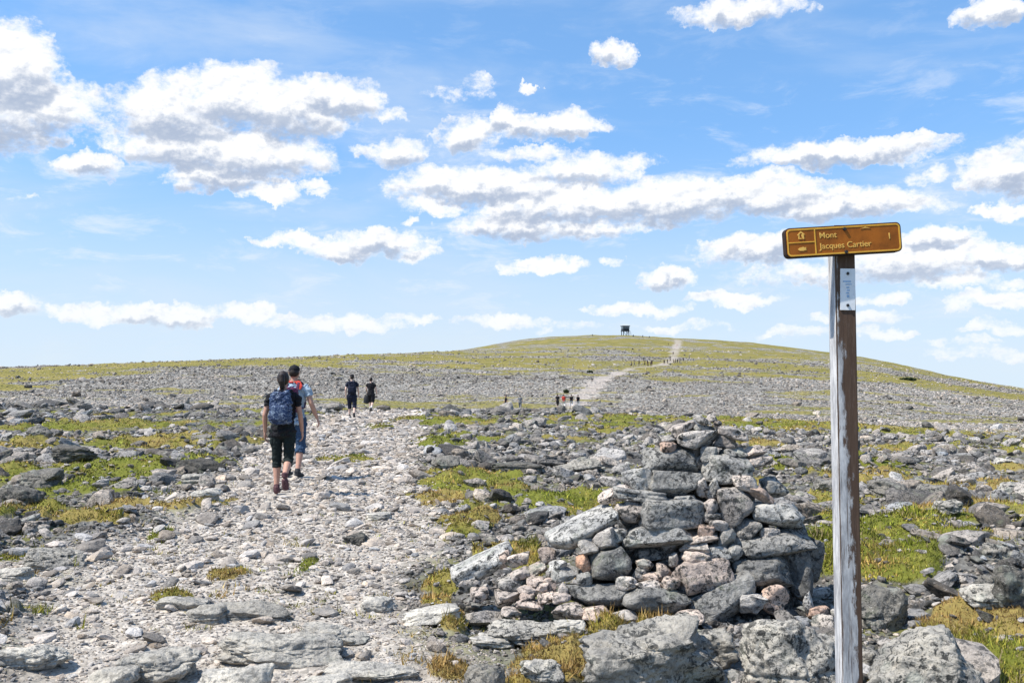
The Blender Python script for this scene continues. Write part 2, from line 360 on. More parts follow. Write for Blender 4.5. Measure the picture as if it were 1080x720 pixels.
# ------------------------------------------------------------------ materials
MAT = {}
def mk_ground():
    m, g, b = material('stony_ground', .95, .15); p = g.pos()
    tr = g.attr('trail').outputs['Fac']; gr = g.attr('grass').outputs['Fac']; ye = g.attr('yellow').outputs['Fac']; sc = g.attr('scree').outputs['Fac']
    # gravel of the path: many small cells of slightly different stone
    v1 = g.vor(p, 16); v2 = g.vor(p, 45); c1 = g.sep(v1.outputs['Color'])[0]; c2 = g.sep(v2.outputs['Color'])[0]
    grav = g.mix(g.m('MULTIPLY_ADD', c1, .6, g.m('MULTIPLY', c2, .4)), (.23, .208, .178), (.60, .54, .465))
    # soil and small debris between the field stones
    soil = g.mix(g.mr(g.noise(p, 6, 6, .65), .35, .68), (.05, .046, .04), (.20, .195, .18))
    soil = g.mix(g.mr(g.noise(p, 1.1, 5, .6), .45, .62, 0, .75), soil, (.15, .15, .035))
    # scree far out: block cells
    v3 = g.vor(p, 1.5); v4 = g.vor(p, .55); c3 = g.sep(v3.outputs['Color'])[0]; c4 = g.sep(v4.outputs['Color'])[1]
    bl = g.m('ADD', g.m('MULTIPLY', c3, .6), g.m('MULTIPLY', c4, .4))
    big = g.noise(p, .03, 5, .6)
    bl = g.m('MULTIPLY_ADD', g.m('SUBTRACT', big, .5), .5, bl)
    scc = g.mix(g.mr(bl, .12, .9, smooth=False), (.16, .15, .13), (.52, .485, .43))
    scc = g.mix(g.mr(v3.outputs['Distance'], .45, .62, 0, .7), scc, (.07, .07, .065))
    col = g.mix(sc, soil, scc); col = g.mix(tr, col, grav)
    far_tr = g.m('MULTIPLY', tr, sc); col = g.mix(far_tr, col, g.mix(g.mr(g.noise(p, .5, 6, .75), .35, .65), (.30, .26, .225), (.52, .455, .40)))
    # turf
    nz = g.noise(p, 3.1, 6, .65); nb = g.noise(p, 20, 4, .6); nfar = g.noise(p, .12, 7, .7)
    green = g.mix(nb, (.075, .085, .016), (.20, .21, .035)); yel = g.mix(nb, (.15, .115, .035), (.32, .25, .085))
    turf = g.mix(g.mr(g.m('MULTIPLY_ADD', g.m('SUBTRACT', nz, .5), 1.1, ye), .2, .9), green, yel)
    nf2 = g.noise(p, .9, 6, .75); farturf = g.mix(g.mr(nfar, .35, .65), (.175, .163, .036), (.29, .24, .075)); farturf = g.mix(g.mr(nf2, .5, .72, 0, .6), farturf, (.18, .15, .085)); turf = g.mix(sc, turf, farturf)
    gm = g.mr(g.m('MULTIPLY_ADD', g.m('SUBTRACT', g.noise(p, 2.2, 6, .7), .5), .7, gr), .3, .62)
    gm_f = g.mr(g.m('MULTIPLY_ADD', g.m('SUBTRACT', g.noise(p, .35, 7, .8), .5), 2.0, gr), .2, .85)
    gmm = g.m('ADD', g.m('MULTIPLY', gm, g.m('SUBTRACT', 1., sc)), g.m('MULTIPLY', gm_f, sc))
    gmm = g.m('MULTIPLY', gmm, g.m('SUBTRACT', 1., g.m('MULTIPLY', far_tr, .92)))
    g.put(b.inputs['Base Color'], g.mix(gmm, col, turf))
    h = g.m('ADD', g.m('MULTIPLY', v1.outputs['Distance'], -.7), g.m('MULTIPLY', g.noise(p, 40, 5, .65), .7))
    h3 = g.m('MULTIPLY', v3.outputs['Distance'], -30.)
    g.put(b.inputs['Normal'], g.bump(g.m('ADD', h, g.m('MULTIPLY', h3, sc)), .8, .03))
    MAT['ground'] = m
def mk_rock(name, lichen=1., tint=None, pale=.4):
    """tint=None: stone colour comes per stone (attribute 'tint'); 'OBJ': from the object's own colour"""
    m, g, b = material(name, .92, .2); p = g.pos()
    if tint == 'OBJ': base = g.new('ShaderNodeObjectInfo').outputs['Color']
    else: base = g.attr('tint').outputs['Color']
    n0 = g.noise(p, 5, 6, .65); n1 = g.noise(p, 38, 4, .6); n2 = g.noise(p, 24, 6, .72, .5); n3 = g.noise(p, 70, 3, .6)
    col = g.mix(g.mr(n0, .3, .7), g.mix(1., base, (.66, .66, .67), 'MULTIPLY'), g.mix(1., base, (1.27, 1.23, 1.17), 'MULTIPLY'))
    # mineral grain
    col = g.mix(g.mr(n1, .52, .72, 0, .5), col, g.mix(1., base, (.34, .34, .36), 'MULTIPLY'))
    col = g.mix(g.mr(g.noise(p, 60, 3, .6), .58, .72, 0, .45), col, (.6, .58, .55))
    # crust lichens: black map lichen, grey-green and white rosettes
    if lichen:
        blk = g.m('MAXIMUM', g.mr(n2, .50, .57), g.mr(n3, .57, .66, 0, .8)); zone = g.mr(g.noise(p, 3.4, 4, .6), .32, .54, .3, 1)
        col = g.mix(g.m('MULTIPLY', g.m('MULTIPLY', blk, zone), .92*lichen), col, (.03, .032, .032))
        v = g.vor(g.v('ADD', p, g.v('SCALE', g.new('ShaderNodeTexNoise').outputs[1], scale=.06)), 7); spot = g.mr(v.outputs['Distance'], .24, .4, 1, 0)
        spot = g.m('MULTIPLY', spot, g.mr(g.noise(p, 1.7, 3, .5), .5, .66))
        col = g.mix(g.m('MULTIPLY', spot, pale*lichen), col, (.45, .47, .40))
        grn = g.mr(g.noise(g.v('ADD', p, (3, 5, 1)), 3.2, 6, .7), .56, .7)
        col = g.mix(g.m('MULTIPLY', grn, .42*lichen), col, (.20, .225, .14))
    g.put(b.inputs['Base Color'], col)
    h = g.m('ADD', g.noise(p, 26, 6, .7), g.m('MULTIPLY', g.noise(p, 7, 5, .6), 1.6))
    g.put(b.inputs['Normal'], g.bump(h, .9, .032))
    MAT[name] = m
mk_ground()
mk_rock('lichen_rock', 1., 'OBJ'); mk_rock('clean_rock', .55, 'OBJ'); mk_rock('field_rubble', .9); mk_rock('path_rubble', .22)
def mk_grass():
    m, g, b = material('grass_blades', .7, .2)
    g.put(b.inputs['Base Color'], g.attr('tint').outputs['Color'])
    b.inputs['Subsurface Weight'].default_value = 0
    MAT['grass'] = m
mk_grass()

build_ground()

# ------------------------------------------------------------------ rock shapes
_ico = {}
def ico(sub):
    if sub not in _ico:
        bm = bmesh.new(); bmesh.ops.create_icosphere(bm, subdivisions=sub, radius=1)
        _ico[sub] = (np.array([v.co[:] for v in bm.verts]), np.array([[v.index for v in f.verts] for f in bm.faces])); bm.free()
    return _ico[sub]
def rock_shape(seed, sub=4, box=.3, rough=1., cuts=10):
    rough *= 1.25
    D, Fc = ico(sub); rg = np.random.default_rng(seed)
    n = 2+box*6 if box < .6 else 13.; v = D/((np.abs(D)**n).sum(1)**(1/n))[:, None]
    v = v*(1+(.12 if box < .6 else .05)*vnoise(v[:, 0]*1.1+seed, v[:, 1]*1.1, v[:, 2]*1.1, seed)[:, None])
    planes = []
    for k in range(cuts):
        nn = rg.normal(size=3); nn /= np.linalg.norm(nn); planes.append((nn, rg.uniform(.5, .92)*(1+box*.38) if box < .6 else rg.uniform(1.12, 1.4)))
    if box > .6:                                                             # broken slab: skewed ends, uneven top and bottom, chipped corners
        for sx in (-1, 1):
            for nn in ((sx, rg.normal(0, .35), rg.normal(0, .35)), (sx, rg.normal(0, .5), .55*rg.choice((-1, 1))), (rg.normal(0, .14), rg.normal(0, .2), sx), (rg.normal(0, .3), -1, sx*rg.uniform(.2, .9))):
                nn = np.array(nn, float); nn /= np.linalg.norm(nn); planes.append((nn, rg.uniform(.74, 1.02)))
    for nn, d_ in planes:
        ex = np.maximum(0, v@nn-d_); v = v-nn[None]*ex[:, None]*rg.uniform(.85, 1)
    if sub >= 3:
        o = fbm(v[:, 0]*2+seed*1.7, v[:, 1]*2, v[:, 2]*2, oct=7 if sub > 5 else 6 if sub > 4 else 4, seed=seed, gain=.56)
        v = v+D*(o*.075*rough)[:, None]
        if sub >= 4:                                                        # a bedding crack or two
            for k in range(2):
                nn = rg.normal(size=3)*np.array([.25, .25, 1]); nn /= np.linalg.norm(nn); d_ = rg.uniform(-.4, .4)
                s_ = v@nn-d_+.06*vnoise(v[:, 0]*3, v[:, 1]*3, v[:, 2]*3, seed+5)
                v = v*(1-.05*rough*np.exp(-(s_/.05)**2))[:, None]
    lo, hi = v.min(0), v.max(0)
    return (v-(lo+hi)/2)/(hi-lo), Fc
PROTO_LO = [rock_shape(100+i, 1, .2, 0, 5) for i in range(12)]
PROTO_MD = [rock_shape(200+i, 2, .35, 1, 9) for i in range(24)]
PROTO_HI = [rock_shape(300+i, 3, .35, .85, 13) for i in range(24)]
def rot_mats(n, rg, tilt=.35):
    a = rg.uniform(0, 2*np.pi, n); tx = rg.normal(0, tilt, n); ty = rg.normal(0, tilt, n)
    ca, sa, cx, sx, cy, sy = np.cos(a), np.sin(a), np.cos(tx), np.sin(tx), np.cos(ty), np.sin(ty)
    Z = np.zeros(n); O = np.ones(n)
    Rz = np.stack([ca, -sa, Z, sa, ca, Z, Z, Z, O], -1).reshape(n, 3, 3)
    Rx = np.stack([O, Z, Z, Z, cx, -sx, Z, sx, cx], -1).reshape(n, 3, 3); Ry = np.stack([cy, Z, sy, Z, O, Z, -sy, Z, cy], -1).reshape(n, 3, 3)
    return Rx@Ry@Rz
def scatter_mesh(name, pts, dims, tint, protos, rg, mat, smooth=False, tilt=.35):
    n = len(pts); M = rot_mats(n, rg, tilt); idx = rg.integers(0, len(protos), n)
    VS, FS, TS = [], [], []; off = 0
    for k, (pv, pf) in enumerate(protos):
        s_ = np.where(idx == k)[0]
        if not len(s_): continue
        v = pv[None]*dims[s_][:, None]; v = np.einsum('nij,nkj->nki', M[s_], v)+pts[s_][:, None]
        VS.append(v.reshape(-1, 3)); FS.append((pf[None]+(np.arange(len(s_))*len(pv))[:, None, None]+off).reshape(-1, 3)); TS.append(np.repeat(tint[s_], len(pv), 0)); off += len(s_)*len(pv)
    return mesh_np(name, np.vstack(VS), np.vstack(FS), mat, smooth, None, dict(tint=np.vstack(TS)))

def polar(n, r0, r1, a0, a1, rg, power=1.):
    u = rg.uniform(0, 1, n); r = np.exp(math.log(r0)+(math.log(r1)-math.log(r0))*u**power); a = np.radians(rg.uniform(a0, a1, n))
    return r*np.sin(a), r*np.cos(a)
def grey(n, lo, hi, rg, warm=.0):
    l = rg.uniform(0, 1, n)**1.2*(hi-lo)+lo; w = rg.normal(warm+.035, .045, n)
    return np.c_[l*(1+w), l, l*(1-w)]
CAIRN_C = (1.32, 6.95)
def clear_of(x, y):                                                          # keep loose scatter out of the cairn, the post and the hikers' feet
    ok = np.hypot((x-CAIRN_C[0])/.9, (y-CAIRN_C[1]-.1)/.5) > 1
    ok &= np.hypot(x-1.447, y-4.1) > .16
    for (hx, hy) in ((-3.2, 13.1), (-3.45, 15.4)): ok &= np.hypot(x-hx, y-hy) > .35
    return ok

# ------------------------------------------------------------------ boulders picked out by eye: photo box (cx, bottom, w, h), depth/width, shape, tone, label
HERO = [
 (687,722,152,84,.62,'l',.34,'large humped boulder speckled black and grey in front of the cairn'),
 (842,722,112,78,.7,'l',.42,'broad pale cracked boulder against the left side of the signpost foot'),
 (978,745,140,84,.75,'l',.36,'wide pale boulder with dark blotches at the right of the signpost foot'),
 (1066,652,46,58,.8,'l',.14,'jagged dark boulder standing by the right edge above the pale rock'),
 (1038,640,34,34,.9,'l',.16,'dark leaning rock against the left side of the jagged dark boulder'),
 (1050,606,34,22,.8,'l',.26,'grey rock behind the jagged dark boulder at the right edge'),
 (1044,650,58,26,.8,'l',.44,'rounded pale rock lying below the jagged dark boulder'),
 (928,652,54,46,.9,'l',.2,'blocky dark rock just behind the post on its right'),
 (905,690,40,26,1,'l',.3,'small mossy grey rock wedged behind the signpost foot'),
 (960,668,30,16,1,'c',.42,'small orange tinged stone in the dark rubble right of the post'),
 (742,688,64,40,.9,'l',.32,'dark speckled rock tucked between the humped boulder and the cairn'),
 (296,690,150,36,.55,'c',.34,'long low bedrock hump crossing the trail at the front'),
 (350,668,92,20,.5,'c',.36,'flat grey ledge rising behind the long bedrock hump on the trail'),
 (248,738,100,62,.8,'c',.43,'pale rounded boulder at the bottom of the trail'),
 (168,706,84,44,.7,'c',.36,'smooth grey boulder half sunk in the trail gravel'),
 (122,716,50,28,.8,'c',.34,'small grey boulder beside the smooth half sunk boulder'),
 (34,706,76,28,.7,'c',.40,'flat oval slab at the lower left corner of the trail'),
 (392,704,112,18,.4,'c',.38,'long thin slab lying across the front of the trail'),
 (345,720,54,24,.9,'c',.44,'squat pale stone below the long thin slab'),
 (440,730,76,22,.6,'c',.37,'flat stone with a mossy hollow at the bottom of the trail'),
 (512,728,42,40,.9,'l',.22,'upright blue grey rock at the bottom edge beside yellow moss'),
 (58,602,72,22,.7,'l',.34,'flat lichen slab at the left border of the trail'),
 (14,612,44,18,.8,'c',.42,'pale flat rock at the far left edge below the moss'),
 (268,646,84,22,.5,'c',.26,'dark ridge of rock sticking out of the middle of the trail'),
 (222,650,40,24,.8,'c',.3,'angular grey stone left of the dark rock ridge'),
 (195,640,54,16,.7,'c',.32,'tilted flat stone on the left of the rock ridge'),
 (455,646,62,22,.7,'c',.46,'pale flat stone at the right border of the trail'),
 (402,632,40,18,.8,'c',.4,'pale wedge shaped stone in the middle of the trail'),
 (560,664,92,24,.6,'l',.4,'flat pale slab in front of the loose stones of the cairn'),
 (520,664,46,18,.8,'c',.46,'smooth whitish stone left of the flat pale slab'),
 (600,664,34,22,.9,'c',.42,'wedge of pale rock at the foot of the cairn beside moss'),
 (572,722,46,22,.8,'l',.42,'pale lichen crusted stone sitting in yellow moss'),
 (210,504,58,18,.6,'l',.07,'black overhanging slab behind a round pale boulder left of the trail'),
 (208,514,32,16,.9,'c',.3,'round pale boulder under the black slab left of the trail'),
 (218,536,32,18,.9,'c',.46,'whitish boulder at the left border of the trail beside yellow grass'),
 (42,466,26,18,.9,'l',.2,'squat grey boulder standing at the far left above a yellow tuft'),
 (78,492,46,20,.8,'l',.12,'dark hump of rock above the bright green moss strip'),
 (40,514,54,22,.8,'l',.17,'dark grey boulder left of the round green cushion'),
 (20,538,50,24,.8,'l',.14,'low dark rock pile at the left edge above green moss'),
 (376,570,30,14,.9,'l',.12,'small dark stone with grass tufts in the middle of the trail'),
 (400,545,26,10,.9,'c',.45,'small pale flat stone on the right of the trail middle'),
 (548,500,60,14,.7,'l',.13,'dark flat slab behind the green moss right of the trail'),
 (470,500,30,14,.8,'l',.2,'dark stone at the right border of the trail by a green tuft'),
 (610,500,48,18,.8,'l',.3,'grey block in the boulder field left of the cairn'),
 (1000,560,30,16,.9,'l',.36,'pale block at the edge of the green turf right of the post'),
 (1068,530,34,18,.9,'l',.36,'whitish rock above the turf by the right edge'),
 (1062,492,26,14,.9,'c',.42,'pale square block far back in the field by the right edge'),
 (875,520,34,18,.9,'l',.24,'grey block between the cairn and the post'),
 (940,520,44,20,.8,'l',.2,'dark low rock right of the post in the boulder field'),
 (985,530,38,20,.8,'l',.22,'knobbly grey rock behind the yellow moss right of the post'),
]
HERO_DISC = []
def hero_rocks():
    for i, (cx, yb, w, h, dp, kind, tone, lab) in enumerate(HERO):
        yb_ = yb-2; X, Y = gp(cx, yb_)
        W_ = w*Y/F*(.88 if kind == 'c' and w > 90 else 1); H_ = h*Y/F*(.72 if kind == 'c' else .92); D_ = W_*dp; Yc = Y+D_*.42; Xc = (cx-CX)/F*(Y+D_*.25)
        v, f = rock_shape(1000+i*7, 6 if w > 70 else 5, .45 if kind == 'c' else .35, 1.35, 8)
        me = mesh_np('boulder', v*np.array([W_*1.05, D_, H_*1.3]), f, MAT['lichen_rock' if kind == 'l' else 'clean_rock'], True, link=False)
        o = bpy.data.objects.new('boulder', me); C.objects.link(o)
        z0 = hz1(Xc, Y+D_*.2)
        o.location = (Xc, Yc, z0+H_*.5-H_*.15)
        rg = np.random.default_rng(i); o.rotation_euler = (rg.normal(0, .05), rg.normal(0, .05), rg.normal(0, .12))
        tn = tone*(1.22 if kind == 'c' else 1.02); o.color = (tn*1.06, tn*1.01, tn*.9, 1)
        tag(o, lab, 'boulder', 'boulders around the trail and cairn')
        HERO_DISC.append((Xc, Yc, W_*.5, D_*.5))
hero_rocks()

# ------------------------------------------------------------------ field stones: 200 largest on their own, the rest one rubble each
def field():
    rg = np.random.default_rng(5)
    # candidates near the camera
    x, y = polar(80000, 4.6, 62, -33, 33, rg, .72)
    t = f_trail(x, y); gr, _ = f_grass(x, y); r = np.hypot(x, y)
    pc = CX+F*np.tan(np.arctan2(x, y)); e = np.interp(pc, COLS, EDGE)
    keep = (t < .28) & clear_of(x, y) & (rg.uniform(0, 1, len(x)) > np.clip(gr*1.1, 0, .92)) & (r < e*1.25)
    for (hx, hy, hw, hd) in HERO_DISC: keep &= np.hypot((x-hx)/(hw*.85), (y-hy)/(hd*.85)) > 1
    x, y, r = x[keep], y[keep], r[keep]; n = len(x)
    px_s = (2.4+rg.pareto(2.4, n)*2.9)*(1-.42*sstep(11, 32, r))                                         # size on the picture falls off like real debris
    s = np.clip(px_s*r/F*rg.uniform(.8, 1.25, n), .03, .85)
    s = np.minimum(s, (.022-.010*sstep(11, 30, r))*r*np.where(rg.uniform(0, 1, n) < .03, 1.7, 1))
    clump = fbm(x*.5, y*.35, oct=3, seed=101); s *= np.clip(1+clump*.8, .38, 1.9)
    dims = np.c_[s*rg.uniform(.9, 1.5, n), s*rg.uniform(.7, 1.15, n), s*rg.uniform(.3, .62, n)]
    z = height(x, y)+dims[:, 2]*rg.uniform(.12, .38, n)
    tone = grey(n, .075, .43, rg, .04)
    pts = np.c_[x, y, z]
    big = np.argsort(-(s/r))[:225]; small = np.setdiff1d(np.arange(n), big)
    protos = [mesh_np('rock', *rock_shape(500+i, 4, .35+.2*(i % 3)/2, .9, 15), MAT['lichen_rock'], True, link=False) for i in range(26)]
    for k in big:
        o = bpy.data.objects.new('rock', protos[rg.integers(0, len(protos))]); C.objects.link(o)
        o.location = pts[k]-np.array([0, 0, dims[k, 2]*.08]); o.scale = dims[k]*1.06; o.rotation_euler = (rg.normal(0, .3), rg.normal(0, .3), rg.uniform(0, 6.28))
        c = tone[k]; o.color = (*c, 1)
        X, Y = pts[k][:2]; edge_l = np.interp(Y, TY, TLx)
        if X < edge_l+.3: lab = 'grey lichen stained rock among others in the stony field left of the trail'; gp_ = 'rocks in the field left of the trail'
        elif Y > 7.6 and X < .6+.05*Y: lab = 'grey lichen stained rock in the mossy field between trail and cairn'; gp_ = 'rocks in the field between trail and cairn'
        elif Y > 7.6: lab = 'grey lichen stained rock in the boulder field behind cairn and signpost'; gp_ = 'rocks in the field behind cairn and signpost'
        elif X < 1.4: lab = 'loose grey rock on the mossy ground in front of the cairn'; gp_ = 'rocks in front of the cairn'
        else: lab = 'loose dark grey rock on the ground right of the signpost'; gp_ = 'rocks right of the signpost'
        tag(o, lab, 'rock', gp_)
    nr = small[r[small] < 22]; fr = small[r[small] >= 22]
    o = scatter_mesh('rubble', pts[nr], dims[nr], tone[nr], PROTO_HI, rg, MAT['field_rubble'], True); tag(o, 'grey and black lichen covered rubble filling the boulder field', kind='stuff')
    o = scatter_mesh('rubble', pts[fr], dims[fr], tone[fr], PROTO_MD, rg, MAT['field_rubble'], False); tag(o, 'grey and black lichen covered rubble towards the plateau edge', kind='stuff')
field()

def trail_stones():
    rg = np.random.default_rng(6)
    x, y = polar(115000, 4.5, 50, -33, 4, rg, .75)
    t = f_trail(x, y); gr, _ = f_grass(x, y)
    keep = (t > .12) & (rg.uniform(0, 1, len(x)) > gr*.9) & clear_of(x, y)
    x, y = x[keep], y[keep]; r = np.hypot(x, y); n = len(x)
    s = np.clip((1.5+rg.pareto(2.6, n)*1.5)*r/F, .008, .26); s = np.minimum(s, .021*r)
    dims = np.c_[s*rg.uniform(.9, 1.7, n), s*rg.uniform(.7, 1.2, n), s*rg.uniform(.3, .62, n)]
    z = height(x, y)+dims[:, 2]*rg.uniform(.1, .42, n)
    o = scatter_mesh('gravel', np.c_[x, y, z], dims, grey(n, .20, .60, rg, .07), PROTO_MD, rg, MAT['path_rubble'], False, .22)
    tag(o, 'pale broken stones and gravel covering the trail', kind='stuff')
    # small debris off the path, around the cairn and under the bigger rocks
    x, y = polar(26000, 4.3, 30, -33, 33, rg, .75); t = f_trail(x, y); gr, _ = f_grass(x, y)
    keep = (t < .5) & (rg.uniform(0, 1, len(x)) > gr*.95) & (np.hypot(x-1.447, y-4.1) > .1)
    x, y = x[keep], y[keep]; r = np.hypot(x, y); n = len(x)
    s = np.clip((2.4+rg.pareto(2.6, n)*2.6)*r/F, .012, .3)
    dims = np.c_[s*rg.uniform(.9, 1.5, n), s*rg.uniform(.7, 1.2, n), s*rg.uniform(.4, .8, n)]
    o = scatter_mesh('gravel', np.c_[x, y, height(x, y)+dims[:, 2]*.25], dims, grey(n, .13, .46, rg, .05), PROTO_MD, rg, MAT['field_rubble'], False)
    tag(o, 'small broken stones between the larger rocks', kind='stuff')
trail_stones()

def scree():
    rg = np.random.default_rng(9)
    x, y = polar(95000, 26, 620, -33, 33, rg, .62); r = np.hypot(x, y); pc = CX+F*np.tan(np.arctan2(x, y)); e = np.interp(pc, COLS, EDGE)
    t = f_trail(x, y); gr, _ = f_grass(x, y)
    keep = (r > e*1.1) & (t < .1+.6*rg.uniform(0, 1, len(x))**2) & (rg.uniform(0, 1, len(x)) > np.clip(gr*1.3, 0, .94)) & (rg.uniform(0, 1, len(x)) < 1.1-.6*sstep(330, 600, r))
    x, y, r = x[keep], y[keep], r[keep]; n = len(x)
    s = np.clip((1.25+rg.pareto(3., n)*.7)*r/F, .08, 1.3)
    dims = np.c_[s*rg.uniform(.9, 1.5, n), s*rg.uniform(.7, 1.2, n), s*rg.uniform(.45, .85, n)]
    tone = grey(n, .19, .52, rg, .085)
    dk = rg.uniform(0, 1, n) < .2; tone[dk] *= .42
    big = fbm(x*.02, y*.02, oct=3, seed=201); tone *= np.clip(1+big*.3, .6, 1.35)[:, None]
    o = scatter_mesh('scree', np.c_[x, y, height(x, y)+dims[:, 2]*.22], dims, tone, PROTO_LO, rg, MAT['field_rubble'], False)
    tag(o, 'pale grey block scree covering the far slope', kind='stuff')
scree()

# ------------------------------------------------------------------ grass
def grass():
    rg = np.random.default_rng(13)
    x, y = polar(800000, 4.3, 42, -33, 33, rg, .75)
    x2, y2 = polar(420000, 4.3, 11, -33, 33, rg, 1.); x = np.r_[x, x2]; y = np.r_[y, y2]
    gr, ye = f_grass(x, y); t = f_trail(x, y)
    fine = fbm(x*5, y*5, oct=2, seed=141)
    keep = (gr+.35*fine > .2+.65*rg.uniform(0, 1, len(x))) & clear_of(x, y)
    x, y, ye = x[keep], y[keep], ye[keep]; n = len(x); r = np.hypot(x, y)
    h = (.012+.032*rg.uniform(0, 1, n)**2)*np.clip(1+1.1*fbm(x*2.5, y*2.5, oct=3, seed=143), .8, 2.4); w = np.maximum(.0026, .0006*r)*rg.uniform(.8, 1.5, n)
    a = rg.uniform(0, 2*np.pi, n); lean = rg.uniform(.1, .9, n)*h
    z = height(x, y)-.006
    tall = rg.uniform(0, 1, n) < .05; h = np.where(tall, h*1.6+.01, h*.8)
    bx, by = np.cos(a)*w, np.sin(a)*w; la = rg.uniform(0, 2*np.pi, n)
    V = np.stack([np.c_[x-bx, y-by, z], np.c_[x+bx, y+by, z], np.c_[x+np.cos(la)*lean, y+np.sin(la)*lean, z+h]], 1).reshape(-1, 3)
    q = np.clip(ye+rg.normal(0, .22, n)+fbm(x*1.7, y*1.7, oct=4, seed=145, gain=.65)*.55, 0, 1)[:, None]
    green = np.array([.17, .19, .022]); yel = np.array([.31, .26, .05]); org = np.array([.32, .19, .075])
    c = np.where(q < .6, green+(yel-green)*(q/.6), yel+(org-yel)*((q-.6)/.4)*.8)*np.clip(1+.55*fbm(x*4, y*4, oct=3, seed=147, gain=.6), .45, 1.6)[:, None]*rg.uniform(.4, 1.5, (n, 1)); dead = rg.uniform(0, 1, n) < .12; c[dead] = np.array([.30, .235, .13])*rg.uniform(.5, 1.2, (dead.sum(), 1))
    o = mesh_np('grass', V, np.arange(3*n).reshape(-1, 3), MAT['grass'], False, None, dict(tint=np.repeat(c, 3, 0)))
    tag(o, 'low green and yellow tundra grass growing in cushions between rocks', kind='stuff')
grass()

